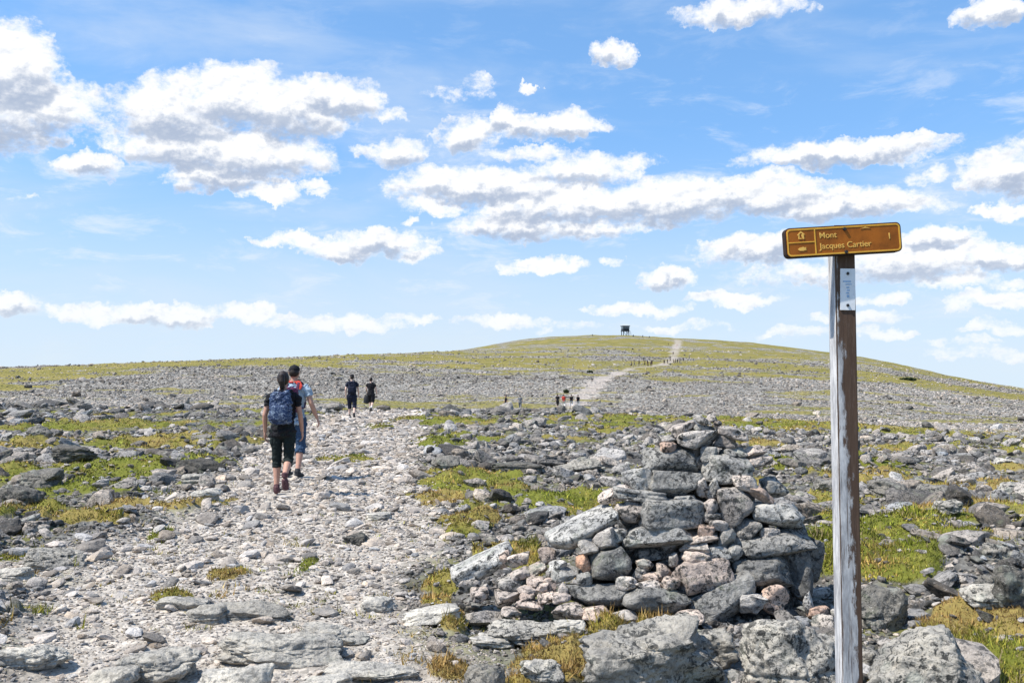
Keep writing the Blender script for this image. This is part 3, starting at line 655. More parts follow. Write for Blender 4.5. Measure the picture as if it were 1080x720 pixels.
# ------------------------------------------------------------------ cairn
CS = [ # px, py, w, h, angle, tone, warmth, pushed back (m), boxiness
 (741,443,9,18,80,.3,.02,.0,.3),(751,441,10,8,0,.4,.02,0,.2),(757,447,9,7,20,.36,.08,0,.2),(721,453,26,11,18,.38,.02,0,.4),(738,465,44,20,8,.42,.03,-.03,.3),(702,465,22,10,8,.4,.02,.02,.3),(706,472,16,11,0,.33,.14,-.02,.3),
 (773,457,32,13,-6,.42,.03,-.02,.5),(766,467,24,14,0,.2,.05,.02,.4),(742,453,22,10,-8,.22,0,.05,.4),(748,479,17,15,0,.26,0,0,.3),(774,477,25,11,-4,.22,-.05,0,.4),(797,477,24,11,8,.38,.07,.02,.4),(802,487,26,10,8,.36,.03,.0,.4),
 (768,496,48,34,-20,.28,-.01,-.02,.25),(708,487,54,26,0,.22,-.02,.0,.7),(711,511,53,25,-3,.2,-.02,-.02,.75),(673,506,28,22,10,.36,0,.0,.4),(676,522,54,11,-6,.26,-.02,-.02,.6),(648,522,34,14,20,.44,.04,.02,.4),
 (665,540,30,21,-15,.28,.05,0,.4),(708,541,64,28,0,.24,-.01,-.03,.6),(722,526,22,8,0,.3,0,-.01,.5),(740,514,13,22,10,.36,.03,0,.4),(753,515,14,21,-5,.32,0,-.01,.4),(750,534,17,14,30,.4,.04,-.02,.3),(751,545,17,12,0,.3,.02,0,.3),
 (775,535,37,37,0,.28,.04,-.03,.45),(785,510,27,16,-15,.46,.02,-.04,.35),(803,521,30,12,-28,.3,.14,-.03,.5),(818,515,28,19,0,.3,0,.1,.3),(822,544,58,23,-8,.36,-.01,-.02,.8),
 (695,566,74,20,2,.32,-.02,-.03,.8),(649,567,26,18,10,.34,-.01,.02,.4),(745,560,17,13,0,.34,.14,0,.2),(757,554,19,11,-8,.38,.01,-.01,.3),(741,569,30,9,2,.36,.02,-.01,.5),(766,567,19,19,0,.24,-.03,.02,.3),(789,558,26,19,0,.2,.02,.03,.3),(811,561,20,10,5,.34,-.02,.02,.4),
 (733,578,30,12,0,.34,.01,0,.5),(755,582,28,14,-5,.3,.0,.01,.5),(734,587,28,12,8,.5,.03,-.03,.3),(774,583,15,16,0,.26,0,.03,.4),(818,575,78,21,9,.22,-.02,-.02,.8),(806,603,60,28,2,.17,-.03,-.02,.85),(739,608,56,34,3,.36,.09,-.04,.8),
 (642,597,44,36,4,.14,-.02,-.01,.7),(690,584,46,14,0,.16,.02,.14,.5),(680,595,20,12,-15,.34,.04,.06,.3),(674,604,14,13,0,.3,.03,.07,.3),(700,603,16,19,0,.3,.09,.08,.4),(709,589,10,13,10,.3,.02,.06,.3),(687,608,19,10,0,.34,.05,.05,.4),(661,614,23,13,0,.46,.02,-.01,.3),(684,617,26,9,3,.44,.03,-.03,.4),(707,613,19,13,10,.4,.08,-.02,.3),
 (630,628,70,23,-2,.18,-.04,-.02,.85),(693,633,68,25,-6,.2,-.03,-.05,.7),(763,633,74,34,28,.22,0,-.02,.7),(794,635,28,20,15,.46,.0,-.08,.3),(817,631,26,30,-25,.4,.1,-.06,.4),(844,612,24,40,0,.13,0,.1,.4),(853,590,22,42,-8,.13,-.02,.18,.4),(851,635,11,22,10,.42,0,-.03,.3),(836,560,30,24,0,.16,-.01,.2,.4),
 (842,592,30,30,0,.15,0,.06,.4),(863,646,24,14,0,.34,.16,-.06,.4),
 (615,560,72,22,22,.38,0,-.02,.8),(509,597,66,19,28,.4,0,.0,.8),(530,590,18,15,20,.34,.08,.05,.4),(620,577,20,16,0,.32,0,-.03,.3),(640,570,28,21,25,.38,0,-.03,.4),(588,597,18,13,0,.46,0,0,.3),(577,585,18,15,0,.3,.1,.03,.3),(596,605,30,18,-5,.28,0,0,.4),(616,595,14,19,10,.36,.26,.02,.3),(616,609,16,13,0,.22,0,0,.3),
 (547,590,24,13,10,.44,.06,.05,.3),(566,600,22,12,25,.4,.05,.02,.3),(549,604,20,10,8,.44,.05,.0,.3),(541,614,30,14,-5,.32,-.02,0,.3),(565,614,18,11,0,.42,.06,-.02,.3),(556,621,20,8,-5,.44,.05,-.04,.3),(556,628,16,10,5,.36,.09,-.05,.3),(572,619,17,11,10,.42,.05,-.03,.3),(581,617,13,17,10,.34,.07,0,.3),(594,621,11,15,0,.36,.02,0,.3),
 (559,637,27,9,-4,.44,.06,-.07,.3),(535,631,26,16,0,.38,.03,-.04,.3),(576,629,18,10,15,.42,.04,-.05,.3),(591,630,20,10,0,.44,.03,-.05,.3),(496,617,22,13,0,.34,.02,.0,.3),(505,626,19,13,0,.42,.02,-.03,.3),(539,645,20,10,0,.4,.05,-.08,.3),
 (600,645,34,16,0,.38,.04,-.1,.3),(628,647,30,14,6,.42,.07,-.12,.3),(658,651,34,15,-4,.36,.02,-.12,.4),(727,652,30,15,5,.4,.05,-.14,.3)]
def cairn():
    root = empty('rock_cairn', (CAIRN_C[0], 6.7, hz1(CAIRN_C[0], 6.7)))
    tag(root, 'tall dry stacked cairn of lichen covered slabs and stones beside the signpost', 'cairn')
    ox, oy, oz = root.location
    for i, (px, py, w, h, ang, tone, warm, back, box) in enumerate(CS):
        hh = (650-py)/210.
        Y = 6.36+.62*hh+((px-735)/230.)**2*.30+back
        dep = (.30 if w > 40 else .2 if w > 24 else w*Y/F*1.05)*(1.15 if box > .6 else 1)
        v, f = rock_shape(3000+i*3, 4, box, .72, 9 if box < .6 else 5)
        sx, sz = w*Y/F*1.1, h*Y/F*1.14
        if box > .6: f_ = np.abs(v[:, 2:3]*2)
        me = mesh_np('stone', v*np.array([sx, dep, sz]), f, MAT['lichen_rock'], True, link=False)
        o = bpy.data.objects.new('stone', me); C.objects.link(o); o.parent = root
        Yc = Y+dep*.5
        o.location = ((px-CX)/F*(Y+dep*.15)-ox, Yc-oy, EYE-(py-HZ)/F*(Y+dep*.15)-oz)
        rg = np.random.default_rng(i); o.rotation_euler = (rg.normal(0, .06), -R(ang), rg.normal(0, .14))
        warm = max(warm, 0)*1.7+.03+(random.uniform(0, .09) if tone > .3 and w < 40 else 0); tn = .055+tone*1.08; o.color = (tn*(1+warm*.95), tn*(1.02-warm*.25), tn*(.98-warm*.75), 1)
    # heart of the heap and its far side
    rg = np.random.default_rng(77); n = 420
    a = rg.uniform(0, 2*np.pi, n); hgt = rg.uniform(0, 1, n)**1.5*1.12; rad = (1-hgt/1.22)*rg.uniform(.0, 1, n)**.5
    x = ox+.0+np.cos(a)*rad*.85; y = 7.02+hgt*.12+np.sin(a)*rad*.42
    s = rg.uniform(.09, .26, n)
    # keep the heart behind the laid front
    front = 6.36+.62*hgt/1.35+(((CX+x/y*F)-735)/230.)**2*.3+.19
    y = np.maximum(y, front+s*.4)
    dims = np.c_[s*rg.uniform(.9, 1.5, n), s*rg.uniform(.8, 1.2, n), s*rg.uniform(.45, .8, n)]
    o = scatter_mesh('rubble', np.c_[x-ox, y-oy, hgt+.02], dims, grey(n, .1, .34, rg), PROTO_HI, rg, MAT['field_rubble'], True); o.parent = root; o['kind'] = 'stuff'
    # loose skirt of small stones
cairn()

# ------------------------------------------------------------------ signpost
def mk_post():
    m, g, b = material('weathered_post', .85, .25); p = g.obj(); x, y, z = g.sep(p)
    st = g.v('MULTIPLY', p, (26, 26, 1.6)); grain = g.noise(st, 3, 6, .65)
    wood = g.mix(grain, (.035, .02, .014), (.135, .085, .058)); wood = g.mix(g.mr(g.noise(st, 9, 4, .6), .52, .78, 0, .35), wood, (.22, .17, .14))
    paint = g.mix(g.mr(g.noise(g.v('MULTIPLY', p, (14, 14, 3)), 2.4, 6, .7), .35, .7), (.30, .30, .31), (.62, .61, .60))
    # peeling: more is left low down and towards the sunny edge
    peel = g.noise(g.v('MULTIPLY', p, (9, 9, 2.4)), 2.6, 7, .72)
    keep = g.m('ADD', peel, g.m('MULTIPLY', x, -5.5)); keep = g.m('MULTIPLY_ADD', g.mr(z, .0, 1.95, .19, -.21, False), 1., keep)
    nrm = g.sep(g.new('ShaderNodeTexCoord').outputs['Normal'])[0]; left = g.mr(nrm, -.8, -.5, 1, 0)
    keep = g.m('MULTIPLY_ADD', left, .22, keep)
    rightside = g.mr(x, .024, .032); keep = g.m('MULTIPLY_ADD', rightside, -.22, keep)
    edge = g.m('MULTIPLY', g.mr(x, -.043, -.036, 1, 0), g.m('SUBTRACT', 1., left)); keep = g.m('MULTIPLY_ADD', edge, -.5, keep)
    k = g.m('MULTIPLY', g.mr(keep, .42, .53), g.mr(g.noise(g.v('MULTIPLY', p, (60, 60, 2.2)), 2., 5, .7), .34, .46, .25, 1.)); g.put(b.inputs['Base Color'], g.mix(k, wood, paint))
    g.put(b.inputs['Normal'], g.bump(g.m('ADD', g.m('MULTIPLY', k, .4), grain), .5, .004))
    MAT['post'] = m
mk_post()
MAT['sign_brown'] = plain('sign_brown_enamel', (.31, .092, .008), .28, 11, .55, .25)
MAT['sign_yellow'] = plain('sign_yellow_paint', (.74, .40, .05), .12, 30, .6, .3)
MAT['sign_text'] = plain('sign_lettering_paint', (.78, .46, .10), .12, 40, .6, .3)
MAT['sign_dark'] = plain('dark_stained_wood', (.028, .016, .011), .4, 24, .8, .2)
MAT['plate'] = plain('white_plastic_plate', (.72, .74, .76), .06, 25, .5, .3)
MAT['plate_mark'] = plain('blue_plate_print', (.30, .44, .62), .15, 60, .6, .2)
MAT['bolt'] = plain('blackened_steel', (.02, .02, .022), .3, 80, .5, .4)
def rrect(w, h, r, n=8):
    P_ = []
    for cx, cy, a0 in ((w/2-r, h/2-r, 0), (-w/2+r, h/2-r, 90), (-w/2+r, -h/2+r, 180), (w/2-r, -h/2+r, 270)):
        for k in range(n+1): a = R(a0+90*k/n); P_.append((cx+r*math.cos(a), cy+r*math.sin(a)))
    return P_
def prism(bm, pts, y0, y1):                                                   # outline in x,z; extruded in y
    a = [bm.verts.new((x, y0, z)) for x, z in pts]; b = [bm.verts.new((x, y1, z)) for x, z in pts]; n = len(pts)
    bm.faces.new(a); bm.faces.new(b[::-1])
    for i in range(n): bm.faces.new((a[i], b[i], b[(i+1) % n], a[(i+1) % n]))
def ringprism(bm, po, pi, y0, y1):
    n = len(po); L = [[bm.verts.new((x, y, z)) for x, z in q] for q in (po, pi) for y in (y0, y1)]
    oa, ob, ia, ib = L
    for i in range(n):
        j = (i+1) % n
        for q in ((oa[i], oa[j], ia[j], ia[i]), (ob[j], ob[i], ib[i], ib[j]), (oa[j], oa[i], ob[i], ob[j]), (ia[i], ia[j], ib[j], ib[i])): bm.faces.new(q)
def text_mesh(body, size, mat, parent, loc, name='lettering', rot=(90, 0, 0), offset=0.):
    cu = bpy.data.curves.new(name, 'FONT'); cu.body = body; cu.size = size; cu.extrude = .0006; cu.align_x = 'LEFT'; cu.offset = offset
    o = bpy.data.objects.new(name, cu); C.objects.link(o); bpy.context.view_layer.update()
    me = bpy.data.meshes.new_from_object(o.evaluated_get(bpy.context.evaluated_depsgraph_get())); bpy.data.objects.remove(o)
    me.materials.clear(); me.materials.append(mat)
    q = bpy.data.objects.new(name, me); C.objects.link(q); q.parent = parent; q.location = loc; q.rotation_euler = tuple(R(a) for a in rot)
    return q
def signpost():
    Y = 4.1; X = (895.5-CX)/F*Y; zb = -.25
    root = empty('signpost', (X, Y+.045, 0)); tag(root, 'peeling white wooden signpost with a brown and yellow trail board', 'signpost')
    bm = bmesh.new(); ztop = EYE-(236.5-HZ)/F*Y
    bm_box(bm, (0, 0, (ztop+zb)/2), (.090, .090, ztop-zb), .005, seg=2)
    bm.verts.ensure_lookup_table(); o = bm_obj('post', bm, MAT['post'], root, False)
    o.rotation_euler = (0, R(-.35), 0)
    # board
    bw, bh, th = .505, .128, .042
    br = empty('sign_board', ((891.5-CX)/F*Y-X, -.045-th/2-.001, EYE-(253-HZ)/F*Y)); br.parent = root
    bpy.data.objects.remove(br)
    bm = bmesh.new(); prism(bm, rrect(bw, bh, .021), -th/2, th/2)
    bmesh.ops.recalc_face_normals(bm, faces=bm.faces)
    bd = bm_obj('sign_board', bm, MAT['sign_dark'], root)
    bd.location = ((891.-CX)/F*(Y-.04)-X, -.045-th/2-.001, EYE-(252.6-HZ)/F*(Y-.04)); bd.rotation_euler = (0, R(-3.6), R(2))
    fy = -th/2
    bm = bmesh.new(); prism(bm, rrect(bw-.008, bh-.008, .018), fy-.0015, fy+.001); bmesh.ops.recalc_face_normals(bm, faces=bm.faces)
    bm_obj('face_panel', bm, MAT['sign_brown'], bd)
    bm = bmesh.new(); ringprism(bm, rrect(bw-.011, bh-.011, .017), rrect(bw-.023, bh-.023, .012), fy-.003, fy-.001)
    def bar(x0, z0, x1, z1): bm_box(bm, ((x0+x1)/2, fy-.0022, (z0+z1)/2), (abs(x1-x0), .0018, abs(z1-z0)))
    xd = -bw/2+.128
    bar(xd-.0025, -bh/2+.0115, xd+.0025, bh/2-.0115); bar(-bw/2+.0115, -.0022, xd-.0025, .0022)
    bmesh.ops.recalc_face_normals(bm, faces=bm.faces); bm_obj('border', bm, MAT['sign_yellow'], bd)
    # shelter symbol: roof, wall and a door gap
    bm = bmesh.new(); cx, cz = -bw/2+.068, .030
    def poly(pts): prism(bm, [(cx+x, cz+z) for x, z in pts], fy-.0034, fy-.0012)
    poly([(-.017, .002), (0, .018), (.016, .004), (.012, .0), (0, .011), (-.013, -.001)])
    poly([(-.012, -.001), (-.007, .004), (-.007, -.016), (-.012, -.016)])
    poly([(.0, .002), (.006, .006), (.012, -.002), (.013, -.016), (.006, -.016), (.003, -.006)])
    poly([(-.006, -.016), (-.006, -.011), (.001, -.011), (.001, -.016)])
    bmesh.ops.recalc_face_normals(bm, faces=bm.faces); o = bm_obj('shelter_symbol', bm, MAT['sign_text'], bd)
    bm = bmesh.new(); cz = -.029
    poly([(-.018, -.001), (-.010, .006), (.006, .009), (.014, .005), (.018, .008), (.018, -.008), (.014, -.005), (.006, -.008), (-.010, -.007)])
    bmesh.ops.recalc_face_normals(bm, faces=bm.faces); bm_obj('animal_symbol', bm, MAT['sign_text'], bd)
    text_mesh('Mont', .0355, MAT['sign_text'], bd, (xd+.018, fy-.0022, .013), offset=.0002)
    text_mesh('Jacques Cartier', .0362, MAT['sign_text'], bd, (xd+.018, fy-.0022, -.033), offset=.0002)
    text_mesh('1', .036, MAT['sign_text'], bd, (bw/2-.062, fy-.0022, -.006), 'lettering', offset=.0006)
    bm = bmesh.new(); prism(bm, [(.075, .043), (.097, .046), (.119, .043), (.097, .051)], fy-.0034, fy-.0012); bmesh.ops.recalc_face_normals(bm, faces=bm.faces)
    bm_obj('arrow_mark', bm, MAT['sign_text'], bd)
    for zz in (.047, -.052):
        bm = bmesh.new(); bmesh.ops.create_cone(bm, cap_ends=True, segments=12, radius1=.008, radius2=.0065, depth=.008)
        bmesh.ops.rotate(bm, cent=(0, 0, 0), matrix=Matrix.Rotation(R(90), 3, 'X'), verts=bm.verts); bmesh.ops.translate(bm, vec=(.006, fy-.005, zz), verts=bm.verts)
        bm_obj('bolt', bm, MAT['bolt'], bd)
    # little white plate below
    zc = EYE-(305-HZ)/F*Y; ph, pw = .180, .0645
    bm = bmesh.new(); prism(bm, rrect(pw, ph, .002), -.002, .002); bmesh.ops.recalc_face_normals(bm, faces=bm.faces)
    pl = bm_obj('plate', bm, MAT['plate'], root); pl.location = (-.003, -.0475, zc); pl.rotation_euler = (0, R(.8), 0)
    bm = bmesh.new()
    for k, (z, w, h) in enumerate(((.034, .034, .006), (.022, .026, .004), (.008, .012, .006), (-.004, .012, .006), (-.016, .012, .006), (-.030, .010, .012))):
        bm_box(bm, ((-.004, .003, 0, .002, -.001, .001)[k], -.0028, z), (w, .0012, h))
    bm_obj('print', bm, MAT['plate_mark'], pl)
    for zz in (.069, -.069):
        bm = bmesh.new(); bmesh.ops.create_cone(bm, cap_ends=True, segments=12, radius1=.007, radius2=.005, depth=.006)
        bmesh.ops.rotate(bm, cent=(0, 0, 0), matrix=Matrix.Rotation(R(90), 3, 'X'), verts=bm.verts); bmesh.ops.translate(bm, vec=(0, -.005, zz), verts=bm.verts)
        bm_obj('screw', bm, MAT['bolt'], pl)
signpost()

# ------------------------------------------------------------------ people
MAT['skin'] = plain('skin', (.46, .26, .19), .08, 20, .6, .3)
MAT['skin_pale'] = plain('pale_skin', (.60, .42, .34), .08, 20, .6, .3)
MAT['hair'] = plain('dark_brown_hair', (.018, .011, .008), .5, 60, .55, .35, .4)
MAT['black_cloth'] = plain('black_jersey', (.012, .012, .015), .35, 50, .85, .2, .3)
MAT['navy_cloth'] = plain('navy_cloth', (.014, .018, .035), .35, 50, .85, .2, .3)
MAT['green_black'] = plain('black_green_leggings', (.010, .016, .016), .3, 40, .8, .2, .2)
MAT['denim'] = plain('blue_denim', (.035, .065, .12), .4, 55, .9, .2, .4)
MAT['blue_shirt'] = plain('washed_blue_shirt', (.30, .38, .46), .2, 30, .9, .2, .4)
MAT['red'] = plain('coral_red_cloth', (.55, .065, .045), .25, 40, .85, .2, .2)
MAT['plum'] = plain('plum_nylon', (.10, .03, .07), .3, 40, .8, .2, .2)
MAT['shoe'] = plain('dark_trail_shoe', (.035, .035, .038), .5, 70, .8, .2)
MAT['pink_shoe'] = plain('reddish_trail_shoe', (.09, .045, .05), .5, 70, .8, .2)
MAT['sock'] = plain('pale_sock', (.62, .60, .57), .15, 60, .9, .2)
MAT['eye'] = plain('eye', (.5, .5, .5), .1, 20, .3, .4)
MAT['white_cloth'] = plain('white_cloth', (.66, .66, .66), .15, 40, .9, .2)
MAT['grey_cloth'] = plain('grey_cloth', (.16, .17, .18), .25, 40, .9, .2)
MAT['grey_bag'] = plain('dark_grey_canvas', (.04, .042, .046), .4, 60, .85, .2, .4)
def mk_pack():
    m, g, b = material('blue_patterned_nylon', .7, .3); p = g.obj()
    n = g.noise(p, 7, 3, .5, 1.5); l = g.m('ABSOLUTE', g.m('SUBTRACT', n, .5)); line = g.mr(l, .004, .016, .9, 0)
    n2 = g.noise(g.v('ADD', p, (4, 1, 7)), 11, 2, .5, 2.); line2 = g.mr(g.m('ABSOLUTE', g.m('SUBTRACT', n2, .52)), .004, .016, .5, 0)
    base = g.mix(g.mr(g.noise(p, 5, 4, .6), .35, .65), (.008, .018, .06), (.02, .045, .115))
    g.put(b.inputs['Base Color'], g.mix(g.m('MULTIPLY', g.m('MAXIMUM', line, line2), .6), base, (.42, .52, .64)))
    MAT['pack'] = m
mk_pack()

class Loft:
    def __init__(s): s.V = []; s.F = []
    def tube(s, pts, rad, seg=14, ref=(1, 0, 0)):
        pts = [Vector(p) for p in pts]; n = len(pts); b0 = len(s.V)
        for i, p in enumerate(pts):
            t = (pts[min(i+1, n-1)]-pts[max(i-1, 0)]).normalized()
            u = Vector(ref)-t*t.dot(Vector(ref))
            if u.length < .1: u = Vector((0, 1, 0))-t*t.y
            u.normalize(); w = t.cross(u)
            a, b = rad[i] if isinstance(rad[i], tuple) else (rad[i], rad[i])
            for k in range(seg): q = 2*math.pi*k/seg; s.V.append(p+u*(a*math.cos(q))+w*(b*math.sin(q)))
        for i in range(n-1):
            for k in range(seg):
                a, b = b0+i*seg+k, b0+i*seg+(k+1) % seg; s.F.append((a, b, b+seg, a+seg))
        for e, row in ((0, 0), (1, n-1)):
            t = (pts[1]-pts[0]).normalized()*-1 if e == 0 else (pts[-1]-pts[-2]).normalized()
            r_ = rad[row]; r_ = min(r_) if isinstance(r_, tuple) else r_
            c = len(s.V); s.V.append(pts[row]+t*r_*.45)
            for k in range(seg):
                a, b = b0+row*seg+k, b0+row*seg+(k+1) % seg; s.F.append((b, a, c) if e == 0 else (a, b, c))
    def ball(s, c, r, seg=14):
        c = Vector(c); n = 8; rx, ry, rz = r
        pts, rad = [], []
        for i in range(n+1):
            q = -math.pi/2+math.pi*(i+.35)/(n+.7); pts.append(c+Vector((0, 0, rz*math.sin(q)))); rad.append((rx*math.cos(q), ry*math.cos(q)))
        s.tube(pts, rad, seg)
    def build(s, name, mat, parent=None, voxel=.006, smooth=4, fold=0.):
        me = bpy.data.meshes.new(name); me.from_pydata([tuple(v) for v in s.V], [], s.F); bm = bmesh.new(); bm.from_mesh(me); bmesh.ops.recalc_face_normals(bm, faces=bm.faces); bm.to_mesh(me); bm.free()
        o = bpy.data.objects.new(name, me); C.objects.link(o)
        if voxel:
            r = o.modifiers.new('r', 'REMESH'); r.mode = 'VOXEL'; r.voxel_size = voxel
            q = o.modifiers.new('s', 'SMOOTH'); q.factor = .5; q.iterations = smooth
            bpy.context.view_layer.update()
            m2 = bpy.data.meshes.new_from_object(o.evaluated_get(bpy.context.evaluated_depsgraph_get())); o.modifiers.clear(); o.data = m2; bpy.data.meshes.remove(me); me = m2; me.name = name
        if fold:                                                              # cloth folds
            n = len(me.vertices); co = np.empty(n*3, np.float32); no = np.empty(n*3, np.float32); me.vertices.foreach_get('co', co); me.vertices.foreach_get('normal', no)
            co = co.reshape(-1, 3); no = no.reshape(-1, 3)
            f_ = fbm(co[:, 0]*11+co[:, 2]*7, co[:, 1]*9, co[:, 2]*15-co[:, 0]*6, oct=3, seed=len(name)+n % 97); f_ = np.abs(f_)-.35
            co += no*(fold*f_)[:, None]; me.vertices.foreach_set('co', co.astype(np.float32).ravel()); me.update()
        me.polygons.foreach_set('use_smooth', [True]*len(me.polygons)); me.materials.clear(); me.materials.append(mat)
        if parent: o.parent = parent
        return o
def lerp(a, b, t): return Vector(a)*(1-t)+Vector(b)*t
# pose: joints in metres for a 1.70 m walker facing +Y
BASE = dict(hipL=(-.09, 0, .88), hipR=(.09, 0, .88), kneeL=(-.10, .03, .48), kneeR=(.10, -.03, .48), ankL=(-.10, 0, .085), ankR=(.10, -.18, .13), toeL=(-.11, .16, .03), toeR=(.11, -.06, .02),
            shL=(-.175, 0, 1.385), shR=(.175, 0, 1.385), elL=(-.235, -.05, 1.11), elR=(.235, .03, 1.11), wrL=(-.245, .03, .87), wrR=(.25, .13, .88))
def person(label, loc, H, rz, pose, outfit, voxel=.006, group=None):
    J = {k: Vector(v) for k, v in {**BASE, **pose}.items()}; L = Loft(); fem = outfit.get('slim', 1.)
    def leg(T, s, grow=0., upto=1.):
        h, k, a = J['hip'+s], J['knee'+s], J['ank'+s]
        P_ = [lerp(h, k, -.05), lerp(h, k, .3), lerp(h, k, .7), k, lerp(k, a, .3), lerp(k, a, .65), a]; Rr = [.088, .082, .066, .056, .056, .044, .036]
        tot = {1.: 7, .8: 6, .6: 5, .5: 4}[upto]
        P_, Rr = P_[:tot], Rr[:tot]
        T.tube(P_, [r*(fem if i < 3 else 1)+grow for i, r in enumerate(Rr)])
    def torso(T, grow=0., lo=.80, hi=1.46):
        prof = [(.80, .155, .115), (.88, .168*fem, .122), (.97, .150*fem, .108), (1.06, .138*fem, .10), (1.16, .150, .108), (1.27, .165, .112), (1.35, .168, .10), (1.405, .130, .08), (1.44, .075, .064), (1.47, .056, .058)]
        q = [p for p in prof if lo-.001 <= p[0] <= hi+.001]
        T.tube([(0, .012*math.sin((p[0]-.8)*5)-.006, p[0]) for p in q], [(p[1]+grow, p[2]+grow) for p in q], 20)
    def arm(T, s, grow=0., upto=1.):
        a, e, w = J['sh'+s], J['el'+s], J['wr'+s]; P_ = [a+Vector((-.045 if s == 'R' else .045, 0, -.005)), lerp(a, e, .25), lerp(a, e, .55), lerp(a, e, .8), e, lerp(e, w, .3), lerp(e, w, .7), w]; Rr = [.050, .052, .046, .042, .039, .040, .032, .026]
        n = {1.: 8, .55: 3, .8: 4}[upto]; T.tube(P_[:n], [r*(1 if fem == 1 else .9)+grow for r in Rr[:n]], 12)
    def hand(T, s):
        e, w = J['el'+s], J['wr'+s]; d_ = (w-e).normalized(); sx = -1 if s == 'L' else 1
        fwd = Vector((0, 1, 0)); fwd = (fwd-d_*fwd.dot(d_)).normalized(); inn = Vector((-sx, 0, 0)); inn = (inn-d_*inn.dot(d_)-fwd*inn.dot(fwd)).normalized()
        T.tube([w-d_*.01, w+d_*.035, w+d_*.085], [(.026, .018), (.040, .016), (.041, .014)], 12, ref=fwd)
        for k, (off, ln) in enumerate(((.030, .072), (.0105, .08), (-.0095, .075), (-.029, .06))):
            b_ = w+d_*.075+fwd*off; m1 = b_+d_*ln*.5+inn*.008; m2 = m1+d_*ln*.3+inn*.02; m3 = m2+d_*ln*.16+inn*.022
            T.tube([b_, m1, m2, m3], [.0092, .0088, .008, .007], 8)
        t0 = w+d_*.03+fwd*.03; T.tube([t0, t0+d_*.03+fwd*.024+inn*.006, t0+d_*.06+fwd*.03+inn*.014, t0+d_*.078+fwd*.026+inn*.02], [.013, .0115, .010, .008], 8)
    # --- body: one skin
    for s in 'LR':
        leg(L, s); arm(L, s); hand(L, s)
        a, t = J['ank'+s], J['toe'+s]; heel = a+(a-t).normalized()*.055; heel.z = a.z-.05
        L.tube([heel, lerp(heel, t, .4)+Vector((0, 0, .012)), t], [(.032, .032), (.040, .034), (.036, .018)], 12)
    torso(L); L.tube([(0, -.005, 1.42), (0, .0, 1.50), (0, .012, 1.55)], [.056, .052, .055])
    L.ball((0, .012, 1.592), (.074, .094, .108)); L.tube([(0, .03, 1.555), (0, .055, 1.515), (0, .075, 1.505)], [.058, .044, .026])
    L.tube([(0, .10, 1.605), (0, .122, 1.578), (0, .112, 1.566)], [.010, .014, .010], 8)
    for sx in (-1, 1): L.tube([(sx*.072, .0, 1.56), (sx*.081, -.006, 1.59), (sx*.076, -.004, 1.615)], [(.006, .014), (.008, .02), (.006, .014)], 8)
    k = H/1.70
    body = L.build('person', outfit['skin'], None, voxel); body.scale = (k, k, k); body.location = loc; body.rotation_euler = (0, 0, rz)
    tag(body, label, 'person', group)
    # --- clothes and hair
    T = Loft(); torso(T, .014, .88 if outfit.get('tucked') else .80, 1.44)
    for s in 'LR': arm(T, s, .014, outfit.get('sleeve', .55))
    T.build('shirt', outfit['shirt'], body, voxel, fold=.022)
    T = Loft(); torso(T, .011, .80, .97); T.ball((0, 0, .84), (.15, .11, .07))
    for s in 'LR': leg(T, s, outfit.get('loose', .012), outfit.get('leg', .5))
    T.build('trousers', outfit['legs'], body, voxel, fold=.014)
    for s in 'LR':
        T = Loft(); a, t = J['ank'+s], J['toe'+s]; heel = a+(a-t).normalized()*.06; heel.z = a.z-.055
        T.tube([heel, lerp(heel, t, .35)+Vector((0, 0, .012)), lerp(heel, t, .8), t+(t-heel).normalized()*.03], [(.038, .042), (.047, .045), (.050, .034), (.040, .024)], 14)
        T.tube([lerp(a, heel, .55), a+Vector((0, 0, .025))], [.046, .044], 12)
        T.build('shoe', outfit.get('shoe', MAT['shoe']), body, voxel)
        if outfit.get('sock'):
            T = Loft(); T.tube([a, lerp(a, J['knee'+s], .35)], [.042, .052]); T.build('sock', MAT['sock'], body, voxel)
    if outfit.get('cap'):
        T = Loft(); T.tube([(0, .008, 1.625), (0, .006, 1.665), (0, .004, 1.698), (0, .004, 1.715)], [(.083, .104), (.080, .099), (.06, .072), (.025, .03)], 18)
        T.tube([(0, .09, 1.638), (0, .15, 1.632), (0, .18, 1.625)], [(.065, .008), (.058, .008), (.035, .006)], 12)
        T.build('cap', outfit['cap'], body, voxel)
        T = Loft(); T.ball((0, -.012, 1.60), (.079, .092, .085)); T.V = [v for v in T.V]; hb = T.build('hair', MAT['hair'], body, voxel)
    else:
        T = Loft(); T.ball((0, -.012, 1.612), (.086, .102, .108))
        if outfit.get('ponytail'):
            T.tube([(0, -.09, 1.66), (0, -.135, 1.65), (.004, -.145, 1.57), (.008, -.13, 1.48), (.008, -.12, 1.43)], [.028, .04, .046, .036, .012], 12)
        T.build('hair', MAT['hair'], body, voxel)
    for sx in (-1, 1):
        T = Loft(); T.ball((sx*.031, .098, 1.608), (.012, .008, .008), 10); T.build('eye', MAT['eye'], body, 0)
    return body
